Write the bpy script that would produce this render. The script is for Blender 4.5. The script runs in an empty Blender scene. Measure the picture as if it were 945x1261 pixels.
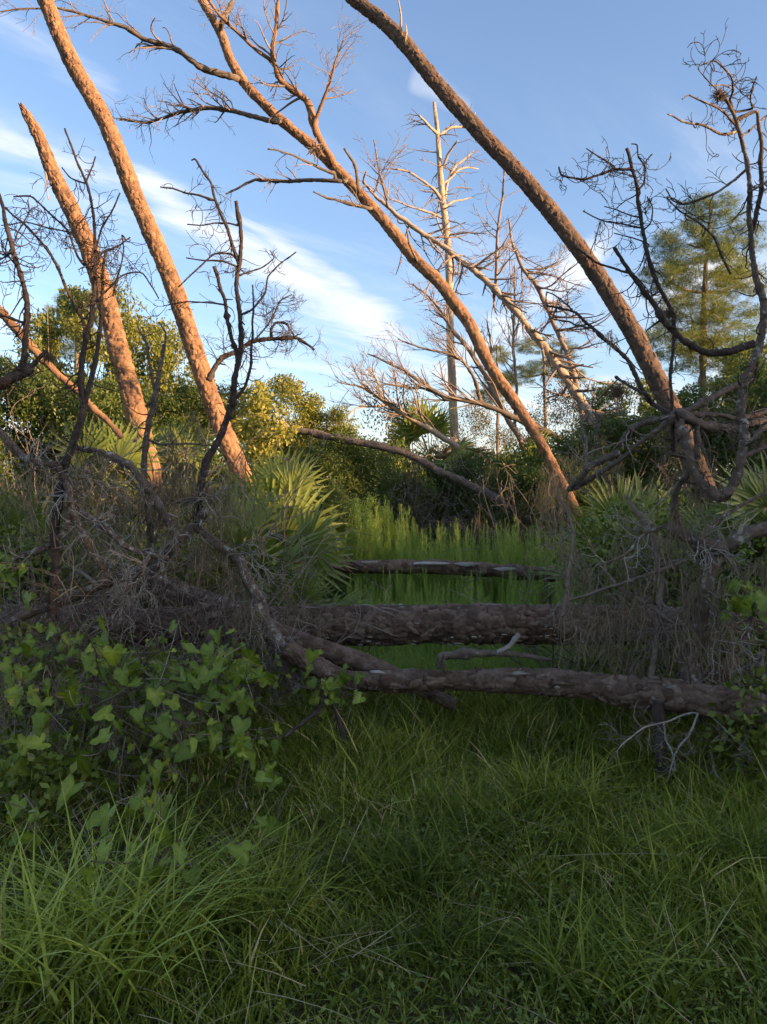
import bpy, math, random
import numpy as np
from mathutils import Vector, Matrix, Euler

# ------------------------------------------------------------------ camera, sky, sun, exposure
SC = bpy.context.scene
COL = SC.collection
F = 924.0            # focal length in photograph pixels
CX, CY = 472.5, 630.5
EYE = 1.55
R = math.radians

cam = bpy.data.cameras.new('camera')
cam.sensor_fit = 'VERTICAL'
cam.sensor_height = 36.0
cam.lens = 36.0 * F / 1261.0
cam.clip_start = 0.05
cam.clip_end = 2000
camo = bpy.data.objects.new('camera', cam)
COL.objects.link(camo)
camo.location = (0, 0, EYE)
camo.rotation_euler = (R(90), 0, 0)
SC.camera = camo

SUN_EL = 9.0
SUN_AZ = 112.0       # clockwise from the viewing direction (+Y): behind the viewer, to the right
SUN_DIR = Vector((math.sin(R(SUN_AZ)) * math.cos(R(SUN_EL)), math.cos(R(SUN_AZ)) * math.cos(R(SUN_EL)), math.sin(R(SUN_EL))))
sun = bpy.data.lights.new('sun', 'SUN')
sun.energy = 4.2
sun.angle = R(0.6)
sun.color = (1.0, 0.60, 0.30)
suno = bpy.data.objects.new('sun', sun)
COL.objects.link(suno)
suno.location = SUN_DIR * 60
suno.rotation_euler = SUN_DIR.to_track_quat('Z', 'Y').to_euler()

SC.view_settings.view_transform = 'Standard'
SC.view_settings.look = 'None'
SC.view_settings.gamma = 1.0
SC.view_settings.exposure = 2.0
SC.view_settings.use_curve_mapping = False

SC.cycles.max_bounces = 5
SC.cycles.diffuse_bounces = 3
SC.cycles.glossy_bounces = 2
SC.cycles.transmission_bounces = 3
SC.cycles.use_adaptive_sampling = True
SC.cycles.adaptive_threshold = 0.015

W = bpy.data.worlds.new('World')
W.cycles.sampling_method = 'MANUAL'
W.cycles.sample_map_resolution = 512
SC.world = W
W.use_nodes = True
wn, wl = W.node_tree.nodes, W.node_tree.links
for n in list(wn):
    wn.remove(n)


class NT:
    """small helper to write node maths"""
    def __init__(s, tree):
        s.t, s.n, s.l = tree, tree.nodes, tree.links

    def new(s, kind, **kw):
        n = s.n.new(kind)
        for k, v in kw.items():
            setattr(n, k, v)
        return n

    def put(s, sock, v):
        if isinstance(v, (int, float)):
            sock.default_value = v
        elif isinstance(v, tuple):
            sock.default_value = v
        else:
            s.l.new(v, sock)

    def m(s, op, a, b=0.0, c=None, clamp=False):
        n = s.new('ShaderNodeMath', operation=op, use_clamp=clamp)
        s.put(n.inputs[0], a)
        s.put(n.inputs[1], b)
        if c is not None:
            s.put(n.inputs[2], c)
        return n.outputs[0]

    def ss(s, x, lo, hi):
        n = s.new('ShaderNodeMapRange', interpolation_type='SMOOTHSTEP')
        s.put(n.inputs[0], x)
        n.inputs[1].default_value = lo
        n.inputs[2].default_value = hi
        return n.outputs[0]

    def noise(s, vec, scale, detail=4.0, rough=0.55, dist=0.0):
        n = s.new('ShaderNodeTexNoise')
        if vec is not None:
            s.l.new(vec, n.inputs['Vector'])
        n.inputs['Scale'].default_value = scale
        n.inputs['Detail'].default_value = detail
        n.inputs['Roughness'].default_value = rough
        n.inputs['Distortion'].default_value = dist
        return n.outputs['Fac']

    def ramp(s, fac, stops):
        n = s.new('ShaderNodeValToRGB')
        el = n.color_ramp.elements
        while len(el) < len(stops):
            el.new(0.5)
        for e, (p, c) in zip(el, stops):
            e.position = p
            e.color = (c[0], c[1], c[2], 1)
        s.l.new(fac, n.inputs[0])
        return n.outputs[0]

    def mix(s, fac, a, b, mode='MIX'):
        n = s.new('ShaderNodeMix', data_type='RGBA', blend_type=mode)
        s.put(n.inputs[0], fac)
        for i, v in ((6, a), (7, b)):
            if isinstance(v, tuple):
                n.inputs[i].default_value = (v[0], v[1], v[2], 1)
            else:
                s.l.new(v, n.inputs[i])
        return n.outputs[2]


def build_sky():
    k = NT(W.node_tree)
    sky = k.new('ShaderNodeTexSky', sky_type='NISHITA')
    sky.sun_disc = False
    sky.sun_elevation = R(SUN_EL)
    sky.sun_rotation = R(SUN_AZ)
    sky.altitude = 10
    sky.air_density = 1.0
    sky.dust_density = 1.4
    sky.ozone_density = 1.6
    tc = k.new('ShaderNodeTexCoord')
    sep = k.new('ShaderNodeSeparateXYZ')
    k.l.new(tc.outputs['Generated'], sep.inputs[0])
    x, y, z = sep.outputs
    az = k.m('ARCTAN2', x, y)
    el = k.m('ARCSINE', z)
    # high cloud seen on a plane overhead
    zz = k.m('ADD', k.m('MAXIMUM', z, 0.0), 0.14)
    u = k.m('DIVIDE', x, zz)
    v = k.m('DIVIDE', y, zz)
    cv = k.new('ShaderNodeCombineXYZ')
    # streak direction on the cloud plane
    ca, sa = math.cos(R(38)), math.sin(R(38))
    p = k.m('ADD', k.m('MULTIPLY', u, ca), k.m('MULTIPLY', v, sa))
    q = k.m('SUBTRACT', k.m('MULTIPLY', v, ca), k.m('MULTIPLY', u, sa))
    k.put(cv.inputs[0], k.m('MULTIPLY', p, 0.55))
    k.put(cv.inputs[1], k.m('MULTIPLY', q, 1.6))
    cv.inputs[2].default_value = 3.7
    fine = k.noise(cv.outputs[0], 2.2, 5.0, 0.65, 0.5)
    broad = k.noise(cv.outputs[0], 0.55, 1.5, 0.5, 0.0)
    ev = k.new('ShaderNodeCombineXYZ')
    k.put(ev.inputs[0], k.m('MULTIPLY', k.m('ADD', az, k.m('MULTIPLY', el, 0.9)), 3.2))
    k.put(ev.inputs[1], k.m('MULTIPLY', el, 11.0))
    wob = k.noise(ev.outputs[0], 1.0, 3.0, 0.55, 0.0)

    def band(a0, e0, a1, e1, w0, w1, soft):
        """long cirrus streak between two sky directions (degrees)"""
        a0, e0, a1, e1, w0, w1 = [R(t) for t in (a0, e0, a1, e1, w0, w1)]
        dx, dy = a1 - a0, e1 - e0
        L = math.hypot(dx, dy)
        dx, dy = dx / L, dy / L
        da = k.m('SUBTRACT', az, a0)
        de = k.m('SUBTRACT', el, e0)
        t = k.m('DIVIDE', k.m('ADD', k.m('MULTIPLY', da, dx), k.m('MULTIPLY', de, dy)), L)
        s = k.m('SUBTRACT', k.m('MULTIPLY', de, dx), k.m('MULTIPLY', da, dy))
        s = k.m('ADD', s, k.m('MULTIPLY', k.m('SUBTRACT', wob, 0.5), R(3.6)))
        wd = k.m('ADD', w0, k.m('MULTIPLY', t, w1 - w0))
        d = k.m('DIVIDE', k.m('ABSOLUTE', s), k.m('MAXIMUM', wd, 0.004))
        body = k.m('SUBTRACT', 1.0, k.ss(d, 0.0, 1.5))
        ends = k.m('MULTIPLY', k.ss(t, -0.15, 0.12), k.m('SUBTRACT', 1.0, k.ss(t, 0.85, 1.15)))
        return k.m('MULTIPLY', k.m('MULTIPLY', body, ends), soft)

    bands = [band(-31, 25.0, -17, 22.0, 1.2, 1.6, 0.5), band(-19.5, 23.4, 2.0, 12.4, 1.4, 2.0, 1.0), band(-12, 21.3, -2, 16.0, 0.5, 1.2, 0.8),
             band(-29, 30.5, -19, 27, 2.0, 1.4, 0.72), band(2, 30.2, 7, 28, 1.2, 1.0, 0.78),
             band(4, 10, 18, 20.5, 2.0, 1.4, 0.9), band(1, 6.0, 34, 10, 2.4, 2.0, 0.7),
             band(-32, 5, 4, 7.0, 1.6, 2.0, 0.45), band(20, 15, 36, 18, 1.6, 1.6, 0.8)]
    tot = bands[0]
    for b in bands[1:]:
        tot = k.m('MAXIMUM', tot, b)
    streak = k.m('MULTIPLY', k.ss(tot, 0.0, 0.45), k.ss(k.m('ADD', fine, k.m('MULTIPLY', tot, 0.34)), 0.52, 1.0))
    amb = k.m('MULTIPLY', k.m('MULTIPLY', k.ss(broad, 0.44, 0.60), k.ss(fine, 0.38, 0.70)), 0.55)  # cloud spread over the whole sky, added to lift the ambient light
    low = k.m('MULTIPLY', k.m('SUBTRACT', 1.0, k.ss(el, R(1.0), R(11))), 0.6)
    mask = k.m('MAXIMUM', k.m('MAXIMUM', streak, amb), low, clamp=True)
    # cloud takes the sun's warm light low down and stays white higher up
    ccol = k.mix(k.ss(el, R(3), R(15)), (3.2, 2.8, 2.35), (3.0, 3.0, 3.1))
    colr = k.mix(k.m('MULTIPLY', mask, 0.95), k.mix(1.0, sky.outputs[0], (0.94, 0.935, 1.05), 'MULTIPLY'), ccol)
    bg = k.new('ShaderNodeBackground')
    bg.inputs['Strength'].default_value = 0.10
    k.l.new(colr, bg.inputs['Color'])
    out = k.new('ShaderNodeOutputWorld')
    k.l.new(bg.outputs[0], out.inputs['Surface'])


build_sky()

# ------------------------------------------------------------------ numeric helpers
RNG = np.random.RandomState


def P(px, py, d):
    """point at depth d metres seen at a photograph pixel"""
    return np.array([(px - CX) / F * d, d, EYE - (py - CY) / F * d])


def spline(pts, rad, step, ten=0.5):
    """Catmull-Rom resample of a polyline with radii"""
    pts = np.asarray(pts, float)
    rad = np.asarray(rad, float)
    if len(pts) < 3:
        n = max(2, int(np.linalg.norm(pts[1] - pts[0]) / step) + 1)
        t = np.linspace(0, 1, n)[:, None]
        return pts[0] * (1 - t) + pts[1] * t, rad[0] * (1 - t[:, 0]) + rad[1] * t[:, 0]
    P4 = np.vstack([2 * pts[0] - pts[1], pts, 2 * pts[-1] - pts[-2]])
    op, orr = [], []
    for i in range(len(pts) - 1):
        p0, p1, p2, p3 = P4[i:i + 4]
        n = max(1, int(round(np.linalg.norm(p2 - p1) / step)))
        t = (np.arange(n) / n)[:, None]
        m1, m2 = ten * (p2 - p0), ten * (p3 - p1)
        op.append((2 * t ** 3 - 3 * t ** 2 + 1) * p1 + (t ** 3 - 2 * t ** 2 + t) * m1 + (3 * t ** 2 - 2 * t ** 3) * p2 + (t ** 3 - t ** 2) * m2)
        orr.append(rad[i] * (1 - t[:, 0]) + rad[i + 1] * t[:, 0])
    op.append(pts[-1:])
    orr.append(rad[-1:])
    return np.vstack(op), np.concatenate(orr)


def frames(p):
    t = np.gradient(p, axis=0)
    t /= np.linalg.norm(t, axis=1)[:, None] + 1e-12
    m = np.abs(t.mean(0))
    ref = np.zeros(3)
    ref[int(np.argmin(m))] = 1.0
    a = np.cross(t, ref)
    a /= np.linalg.norm(a, axis=1)[:, None] + 1e-9
    return t, a, np.cross(t, a)


_tab = RNG(7).rand(64, 64, 64)


def vnoise(p):
    """3-D value noise, 0..1"""
    i = np.floor(p).astype(int)
    f = p - i
    f = f * f * (3 - 2 * f)
    o = 0
    for a in (0, 1):
        wa = f[..., 0] if a else 1 - f[..., 0]
        for b in (0, 1):
            wb = f[..., 1] if b else 1 - f[..., 1]
            for c in (0, 1):
                wc = f[..., 2] if c else 1 - f[..., 2]
                o = o + wa * wb * wc * _tab[(i[..., 0] + a) & 63, (i[..., 1] + b) & 63, (i[..., 2] + c) & 63]
    return o


class MB:
    """collects geometry for ONE mesh object"""
    def __init__(s):
        s.v, s.q, s.t, s.a, s.n = [], [], [], [], 0

    def add(s, v, q=None, t=None, a=0.5):
        v = np.asarray(v, float).reshape(-1, 3)
        if q is not None and len(q):
            s.q.append(np.asarray(q, int) + s.n)
        if t is not None and len(t):
            s.t.append(np.asarray(t, int) + s.n)
        s.v.append(v)
        s.a.append(np.broadcast_to(np.asarray(a, float), (len(v),)) if np.ndim(a) < 2 else a)
        s.n += len(v)

    def tube(s, p, r, sides=5, a=0.5, cap=True, twist=0.0):
        p = np.asarray(p, float)
        r = np.asarray(r, float)
        n = len(p)
        _, A, B = frames(p)
        th = np.arange(sides) * (2 * math.pi / sides) + twist
        v = p[:, None, :] + r[:, None, None] * (np.cos(th)[None, :, None] * A[:, None, :] + np.sin(th)[None, :, None] * B[:, None, :])
        i = np.arange(n - 1)[:, None] * sides
        j = np.arange(sides)[None, :]
        k = (j + 1) % sides
        q = np.stack([i + j, i + k, i + sides + k, i + sides + j], -1).reshape(-1, 4)
        v = v.reshape(-1, 3)
        t = []
        if cap:
            v = np.vstack([v, p[:1], p[-1:]])
            c0, c1 = n * sides, n * sides + 1
            e = (n - 1) * sides
            for jj in range(sides):
                kk = (jj + 1) % sides
                t.append((c0, kk, jj))
                t.append((c1, e + jj, e + kk))
        s.add(v, q, t, a)

    def mesh(s, name, off=(0, 0, 0), smooth=True):
        v = np.vstack(s.v) - np.asarray(off, float)
        a = np.concatenate(s.a)
        q = np.vstack(s.q) if s.q else np.zeros((0, 4), int)
        t = np.vstack(s.t) if s.t else np.zeros((0, 3), int)
        me = bpy.data.meshes.new(name)
        me.vertices.add(len(v))
        me.vertices.foreach_set('co', v.astype(np.float32).ravel())
        nl = q.size + t.size
        me.loops.add(nl)
        me.loops.foreach_set('vertex_index', np.concatenate([q.ravel(), t.ravel()]).astype(np.int32))
        np_ = len(q) + len(t)
        me.polygons.add(np_)
        st = np.concatenate([np.arange(len(q)) * 4, q.size + np.arange(len(t)) * 3]).astype(np.int32)
        me.polygons.foreach_set('loop_start', st)
        at = me.attributes.new('rnd', 'FLOAT', 'POINT')
        at.data.foreach_set('value', a.astype(np.float32))
        if smooth:
            me.polygons.foreach_set('use_smooth', np.ones(np_, bool))
        me.update(calc_edges=True)
        return me

    def build(s, name, mat, parent=None, smooth=True):
        off = parent.location if parent is not None else (0, 0, 0)
        me = s.mesh(name, tuple(off), smooth)
        me.materials.append(MAT[mat])
        o = bpy.data.objects.new(name, me)
        COL.objects.link(o)
        if parent is not None:
            o.parent = parent
        return o


def tag(o, label=None, cat=None, group=None, kind=None):
    if label:
        o['label'] = label
    if cat:
        o['category'] = cat
    if group:
        o['group'] = group
    if kind:
        o['kind'] = kind
    return o


def thing(name, label, cat, loc=(0, 0, 0), group=None):
    o = bpy.data.objects.new(name, None)
    COL.objects.link(o)
    o.location = Vector([float(c) for c in loc])
    o.empty_display_size = 0.2
    return tag(o, label, cat, group)


def inst(name, me, parent=None, loc=(0, 0, 0), rot=(0, 0, 0), sc=(1, 1, 1)):
    o = bpy.data.objects.new(name, me)
    COL.objects.link(o)
    o.location = Vector([float(c) for c in loc])
    o.rotation_euler = rot
    o.scale = sc
    if parent is not None:
        o.parent = parent
    return o


# ------------------------------------------------------------------ materials
MAT = {}


def base_mat(name, rough=0.85, spec=0.2):
    m = bpy.data.materials.new(name)
    m.use_nodes = True
    k = NT(m.node_tree)
    bs = k.n['Principled BSDF']
    bs.inputs['Roughness'].default_value = rough
    bs.inputs['Specular IOR Level'].default_value = spec
    MAT[name] = m
    return m, k, bs


def attr(k, name='rnd'):
    a = k.new('ShaderNodeAttribute', attribute_name=name)
    return a.outputs['Fac']


def obj_coord(k, sx=1, sy=1, sz=1):
    g = k.new('ShaderNodeNewGeometry')
    mp = k.new('ShaderNodeMapping')
    k.l.new(g.outputs['Position'], mp.inputs[0])
    mp.inputs['Scale'].default_value = (sx, sy, sz)
    return mp.outputs[0]


def bark_mat(name, stops, lichen=None, lichen_amt=0.0, scale=1.0, bump=0.6, rough=0.9, lscale=9.0):
    m, k, bs = base_mat(name, rough, 0.12)
    v = obj_coord(k)
    cell = attr(k)
    n1 = k.noise(v, 14 * scale, 6, 0.65)
    n2 = k.noise(v, 3.0 * scale, 3, 0.5)
    f = k.m('ADD', k.m('MULTIPLY', cell, 0.55), k.m('ADD', k.m('MULTIPLY', n1, 0.55), k.m('MULTIPLY', n2, 0.35)))
    f = k.m('SUBTRACT', f, 0.24)
    col = k.ramp(f, stops)
    if lichen:
        l1 = k.noise(v, lscale, 7, 0.62)
        g = k.ss(l1, 0.66 - lichen_amt, 0.78 - lichen_amt)
        col = k.mix(k.m('MULTIPLY', g, 0.85), col, lichen)
    k.l.new(col, bs.inputs['Base Color'])
    b = k.new('ShaderNodeBump')
    b.inputs['Strength'].default_value = bump
    b.inputs['Distance'].default_value = 0.012
    k.l.new(k.noise(v, 70 * scale, 5, 0.7), b.inputs['Height'])
    k.l.new(b.outputs[0], bs.inputs['Normal'])
    return m


bark_mat('pine_bark', [(0.0, (0.060, 0.045, 0.036)), (0.24, (0.105, 0.070, 0.050)), (0.38, (0.22, 0.130, 0.078)), (0.64, (0.31, 0.180, 0.102)), (1.0, (0.46, 0.32, 0.22))], scale=2.2, bump=1.0)
bark_mat('pine_bark_grey', [(0.0, (0.050, 0.041, 0.035)), (0.3, (0.088, 0.068, 0.056)), (0.5, (0.135, 0.096, 0.073)), (0.75, (0.18, 0.12, 0.085)), (1.0, (0.29, 0.215, 0.165))], scale=2.2, bump=1.0)
bark_mat('log_bark', [(0.0, (0.040, 0.027, 0.020)), (0.3, (0.098, 0.066, 0.049)), (0.6, (0.175, 0.124, 0.094)), (0.85, (0.26, 0.20, 0.16)), (1.0, (0.46, 0.39, 0.32))],
         (0.42, 0.39, 0.34), 0.0, scale=1.4, bump=1.0, lscale=34)
bark_mat('limb_bark', [(0.0, (0.045, 0.033, 0.026)), (0.35, (0.105, 0.078, 0.061)), (0.65, (0.185, 0.145, 0.118)), (1.0, (0.33, 0.285, 0.245))],
         (0.42, 0.42, 0.38), 0.125, scale=1.8, bump=1.0, lscale=19)
bark_mat('dark_bark', [(0.0, (0.025, 0.020, 0.019)), (0.5, (0.060, 0.048, 0.043)), (1.0, (0.13, 0.11, 0.10))], (0.30, 0.30, 0.28), 0.03, lscale=30)
bark_mat('grey_bark', [(0.0, (0.050, 0.040, 0.033)), (0.4, (0.115, 0.092, 0.075)), (0.7, (0.19, 0.16, 0.135)), (1.0, (0.32, 0.285, 0.25))], (0.40, 0.40, 0.36), 0.06, scale=1.6, bump=1.0, lscale=34)
bark_mat('pale_twig', [(0.0, (0.12, 0.105, 0.09)), (0.5, (0.26, 0.245, 0.215)), (1.0, (0.46, 0.445, 0.41))])
bark_mat('snag_wood', [(0.0, (0.20, 0.145, 0.10)), (0.5, (0.36, 0.28, 0.21)), (1.0, (0.52, 0.44, 0.36))])
bark_mat('red_twig', [(0.0, (0.11, 0.085, 0.068)), (0.5, (0.21, 0.168, 0.138)), (1.0, (0.33, 0.275, 0.23))])
bark_mat('brush_twig', [(0.0, (0.06, 0.047, 0.038)), (0.4, (0.14, 0.11, 0.088)), (0.75, (0.26, 0.22, 0.185)), (1.0, (0.42, 0.39, 0.35))])


def leaf_mat(name, c0, c1, c2, trans=0.3, rough=0.5, spec=0.35, yellow=None):
    m, k, bs = base_mat(name, rough, spec)
    a = attr(k)
    oi = k.new('ShaderNodeObjectInfo').outputs['Random']
    v = obj_coord(k)
    f = k.m('ADD', k.m('MULTIPLY', a, 0.55), k.m('ADD', k.m('MULTIPLY', oi, 0.36), k.m('MULTIPLY', k.noise(v, 1.7, 2), 0.36)))
    f = k.m('SUBTRACT', f, 0.14)
    stops = [(0.0, c0), (0.5, c1), (0.92, c2)]
    if yellow:
        stops.append((1.0, yellow))
    col = k.ramp(f, stops)
    k.l.new(col, bs.inputs['Base Color'])
    tr = k.new('ShaderNodeBsdfTranslucent')
    k.l.new(k.mix(0.4, col, (0.20, 0.36, 0.03), 'MIX'), tr.inputs['Color'])
    mx = k.new('ShaderNodeMixShader')
    mx.inputs[0].default_value = trans
    k.l.new(bs.outputs[0], mx.inputs[1])
    k.l.new(tr.outputs[0], mx.inputs[2])
    k.l.new(mx.outputs[0], k.n['Material Output'].inputs['Surface'])
    return m


leaf_mat('grass_blade', (0.024, 0.042, 0.005), (0.105, 0.142, 0.013), (0.31, 0.34, 0.048), 0.14, 0.5, 0.16, (0.50, 0.39, 0.18))
leaf_mat('tussock_blade', (0.14, 0.18, 0.018), (0.29, 0.35, 0.038), (0.49, 0.51, 0.11), 0.16, 0.42, 0.38, (0.60, 0.51, 0.22))
leaf_mat('weed_leaf', (0.034, 0.052, 0.007), (0.092, 0.128, 0.014), (0.20, 0.24, 0.036), 0.15, 0.48, 0.3)
leaf_mat('vine_leaf', (0.040, 0.070, 0.007), (0.135, 0.200, 0.019), (0.31, 0.36, 0.042), 0.22, 0.45, 0.35, (0.58, 0.48, 0.07))
leaf_mat('frond_green', (0.070, 0.105, 0.018), (0.155, 0.200, 0.034), (0.31, 0.33, 0.07), 0.22, 0.42, 0.4, (0.50, 0.40, 0.14))
leaf_mat('frond_dead', (0.14, 0.085, 0.05), (0.26, 0.15, 0.085), (0.36, 0.24, 0.15), 0.15, 0.7, 0.2)
leaf_mat('fennel_green', (0.21, 0.29, 0.06), (0.36, 0.48, 0.11), (0.50, 0.60, 0.18), 0.5, 0.6, 0.15)
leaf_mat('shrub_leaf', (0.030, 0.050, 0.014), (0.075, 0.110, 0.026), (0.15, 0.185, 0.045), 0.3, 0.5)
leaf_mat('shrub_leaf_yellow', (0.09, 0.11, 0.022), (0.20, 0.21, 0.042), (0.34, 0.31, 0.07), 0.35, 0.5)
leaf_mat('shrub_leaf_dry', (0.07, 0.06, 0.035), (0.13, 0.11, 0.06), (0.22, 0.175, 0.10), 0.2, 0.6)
leaf_mat('pine_needle', (0.075, 0.095, 0.026), (0.155, 0.175, 0.048), (0.27, 0.265, 0.08), 0.3, 0.5)
leaf_mat('straw', (0.20, 0.16, 0.085), (0.33, 0.27, 0.15), (0.46, 0.40, 0.25), 0.15, 0.7, 0.2)
leaf_mat('moss_strand', (0.105, 0.078, 0.054), (0.205, 0.158, 0.115), (0.31, 0.255, 0.195), 0.2, 0.95, 0.05)


def ground_material():
    m, k, bs = base_mat('ground_soil', 0.95, 0.1)
    v = obj_coord(k)
    n = k.noise(v, 1.3, 8, 0.6)
    g = k.noise(v, 26, 5, 0.7)
    c = k.ramp(k.m('ADD', k.m('MULTIPLY', n, 0.6), k.m('MULTIPLY', g, 0.45)),
               [(0.25, (0.030, 0.025, 0.013)), (0.5, (0.055, 0.048, 0.022)), (0.75, (0.11, 0.085, 0.048))])
    k.l.new(c, bs.inputs['Base Color'])
    b = k.new('ShaderNodeBump')
    b.inputs['Strength'].default_value = 0.8
    b.inputs['Distance'].default_value = 0.03
    k.l.new(g, b.inputs['Height'])
    k.l.new(b.outputs[0], bs.inputs['Normal'])


ground_material()


# ------------------------------------------------------------------ ground
def ground_z(x, y):
    p = np.stack([np.asarray(x, float) * 0.55, np.asarray(y, float) * 0.55, np.zeros_like(np.asarray(x, float)) + 3.3], -1)
    return (vnoise(p + 40.0) - 0.5) * 0.14


def build_ground():
    xs = np.concatenate([[-600, -200, -80, -40], np.linspace(-16, 16, 90), [40, 80, 200, 600]])
    ys = np.concatenate([[-600, -200, -80, -30], np.linspace(-6, 30, 100), [60, 120, 300, 900]])
    X, Y = np.meshgrid(xs, ys)
    Z = ground_z(X, Y)
    v = np.stack([X, Y, Z], -1).reshape(-1, 3)
    nx = len(xs)
    i = np.arange(len(ys) - 1)[:, None] * nx + np.arange(nx - 1)[None, :]
    q = np.stack([i, i + 1, i + nx + 1, i + nx], -1).reshape(-1, 4)
    mb = MB()
    mb.add(v, q)
    tag(mb.build('ground', 'ground_soil'), kind='structure')


build_ground()


# ------------------------------------------------------------------ wood: bark trunks, limbs, twigs
def bark_tube(mb, pts, rad, step, sides, cu, cvh, depth, seed, lump=0.10, flake=0.35, broken=None, warp=0.5):
    """trunk whose bark plates are real relief: cellular plates raised over furrows"""
    p, r = spline(pts, rad, step)
    n = len(p)
    _, A, B = frames(p)
    s = np.concatenate([[0], np.cumsum(np.linalg.norm(np.diff(p, axis=0), axis=1))])
    th = np.arange(sides) / sides
    U, S = np.meshgrid(th, s)
    base = p[:, None, :] + r[:, None, None] * (np.cos(2 * np.pi * U)[..., None] * A[:, None] + np.sin(2 * np.pi * U)[..., None] * B[:, None])
    rng = RNG(seed)
    nz = vnoise(base / (cvh * 1.1) + seed * 3.1)
    nz2 = vnoise(base / (cvh * 1.1) + seed * 3.1 + 17.7)
    u = U * cu + (nz - 0.5) * warp
    v = S / cvh + (nz2 - 0.5) * warp
    nv = int(s[-1] / cvh) + 4
    jit = rng.rand(nv + 4, cu, 3)
    iu, iv = np.floor(u).astype(int), np.floor(v).astype(int)
    f1 = np.full(u.shape, 9.0)
    f2 = np.full(u.shape, 9.0)
    ident = np.zeros(u.shape)
    for a in (-1, 0, 1):
        for b in (-1, 0, 1):
            cu_i = (iu + a)
            cv_i = iv + b
            J = jit[np.clip(cv_i + 2, 0, nv + 3), cu_i % cu]
            d = np.hypot(cu_i + 0.15 + 0.7 * J[..., 0] - u, cv_i + 0.15 + 0.7 * J[..., 1] - v)
            closer = d < f1
            f2 = np.where(closer, f1, np.minimum(f2, d))
            ident = np.where(closer, J[..., 2], ident)
            f1 = np.where(closer, d, f1)
    e = np.clip((f2 - f1) / 0.22, 0, 1)
    e = e * e * (3 - 2 * e)
    fine = vnoise(base / (cvh * 0.22) + 5.0) - 0.5
    big = vnoise(base / (r.mean() * 2.6) + seed) - 0.5
    h = depth * (e * (0.45 + 0.75 * ident) + fine * flake - 0.85) + r[:, None] * big * lump * 2
    out = np.cos(2 * np.pi * U)[..., None] * A[:, None] + np.sin(2 * np.pi * U)[..., None] * B[:, None]
    V = base + h[..., None] * out
    att = np.clip(ident * 0.8 + fine * 0.4 + 0.1, 0, 1)
    if broken is not None:
        # ragged snapped end at index 0: each stave ends at a different length
        T = p[0] - p[min(4, n - 1)]
        T /= np.linalg.norm(T)
        k = min(10, n - 1)
        prof = broken * (0.25 + 0.75 * vnoise(np.stack([np.cos(2 * np.pi * th) * 1.7, np.sin(2 * np.pi * th) * 1.7, 0 * th + seed], -1)))
        prof += broken * 0.35 * rng.rand(sides)
        w = (1 - np.arange(k) / k)[:, None]
        V[:k] += (w * prof[None, :])[..., None] * T
    i = np.arange(n - 1)[:, None] * sides
    j = np.arange(sides)[None, :]
    kk = (j + 1) % sides
    q = np.stack([i + j, i + kk, i + sides + kk, i + sides + j], -1).reshape(-1, 4)
    Vf = np.vstack([V.reshape(-1, 3), p[:1], p[-1:]])
    t = []
    c0, c1, e0 = n * sides, n * sides + 1, (n - 1) * sides
    for jj in range(sides):
        k2 = (jj + 1) % sides
        t += [(c0, k2, jj), (c1, e0 + jj, e0 + k2)]
    mb.add(Vf, q, t, np.concatenate([att.ravel(), [0.9, 0.9]]))
    return p, r


def tr(px, d, rpx):
    """trace: pixel points, depth(s), pixel radii -> 3-D points and radii"""
    n = len(px)
    dd = np.interp(np.linspace(0, 1, n), np.linspace(0, 1, len(d)), d) if hasattr(d, '__len__') else np.full(n, float(d))
    rr = np.interp(np.linspace(0, 1, n), np.linspace(0, 1, len(rpx)), rpx) if hasattr(rpx, '__len__') else np.full(n, float(rpx))
    return np.array([P(x, y, z) for (x, y), z in zip(px, dd)]), rr * dd / F


def unit(v):
    return v / (np.linalg.norm(v) + 1e-9)


def wander(rng, p0, dirv, L, n, wob, grav=0.0, curl=None):
    """a wandering twig"""
    p = [np.array(p0, float)]
    d = unit(np.array(dirv, float))
    ax = unit(rng.randn(3))
    c = curl if curl is not None else 0.0
    for i in range(n):
        d = unit(d + rng.randn(3) * wob + np.array([0, 0, grav]) + np.cross(ax, d) * c)
        p.append(p[-1] + d * (L / n))
    return np.array(p)


def sprout(rng, parents, count, L, ang, rf, wob, grav=0.0, n=6, curl=0.0, t0=0.15, t1=1.0, bias=(0, 0, 0), rmin=0.0012, rmax=9.0):
    """children growing off parent polylines; parents: list of (pts, rad)"""
    out = []
    lens = np.array([np.linalg.norm(np.diff(p, axis=0), axis=1).sum() for p, r in parents])
    pr = lens / lens.sum()
    for i in rng.choice(len(parents), count, p=pr):
        p, r = parents[i]
        t = rng.uniform(t0, t1) * (len(p) - 1)
        k = min(int(t), len(p) - 2)
        f = t - k
        b = p[k] * (1 - f) + p[k + 1] * f
        rb = r[k] * (1 - f) + r[k + 1] * f
        tg = unit(p[k + 1] - p[k])
        side = unit(np.cross(tg, rng.randn(3)))
        a = ang * rng.uniform(0.6, 1.35)
        dv = tg * math.cos(a) + side * math.sin(a) + np.array(bias)
        ll = L * rng.uniform(0.45, 1.3) * (1.0 - 0.45 * t / (len(p) - 1))
        q = wander(rng, b, dv, ll, n, wob, grav, curl * rng.uniform(-1.3, 1.3))
        r0 = min(rmax, max(rmin * 1.4, rb * rf))
        out.append((q, np.linspace(r0, max(rmin, r0 * 0.35), len(q))))
    return out


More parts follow.
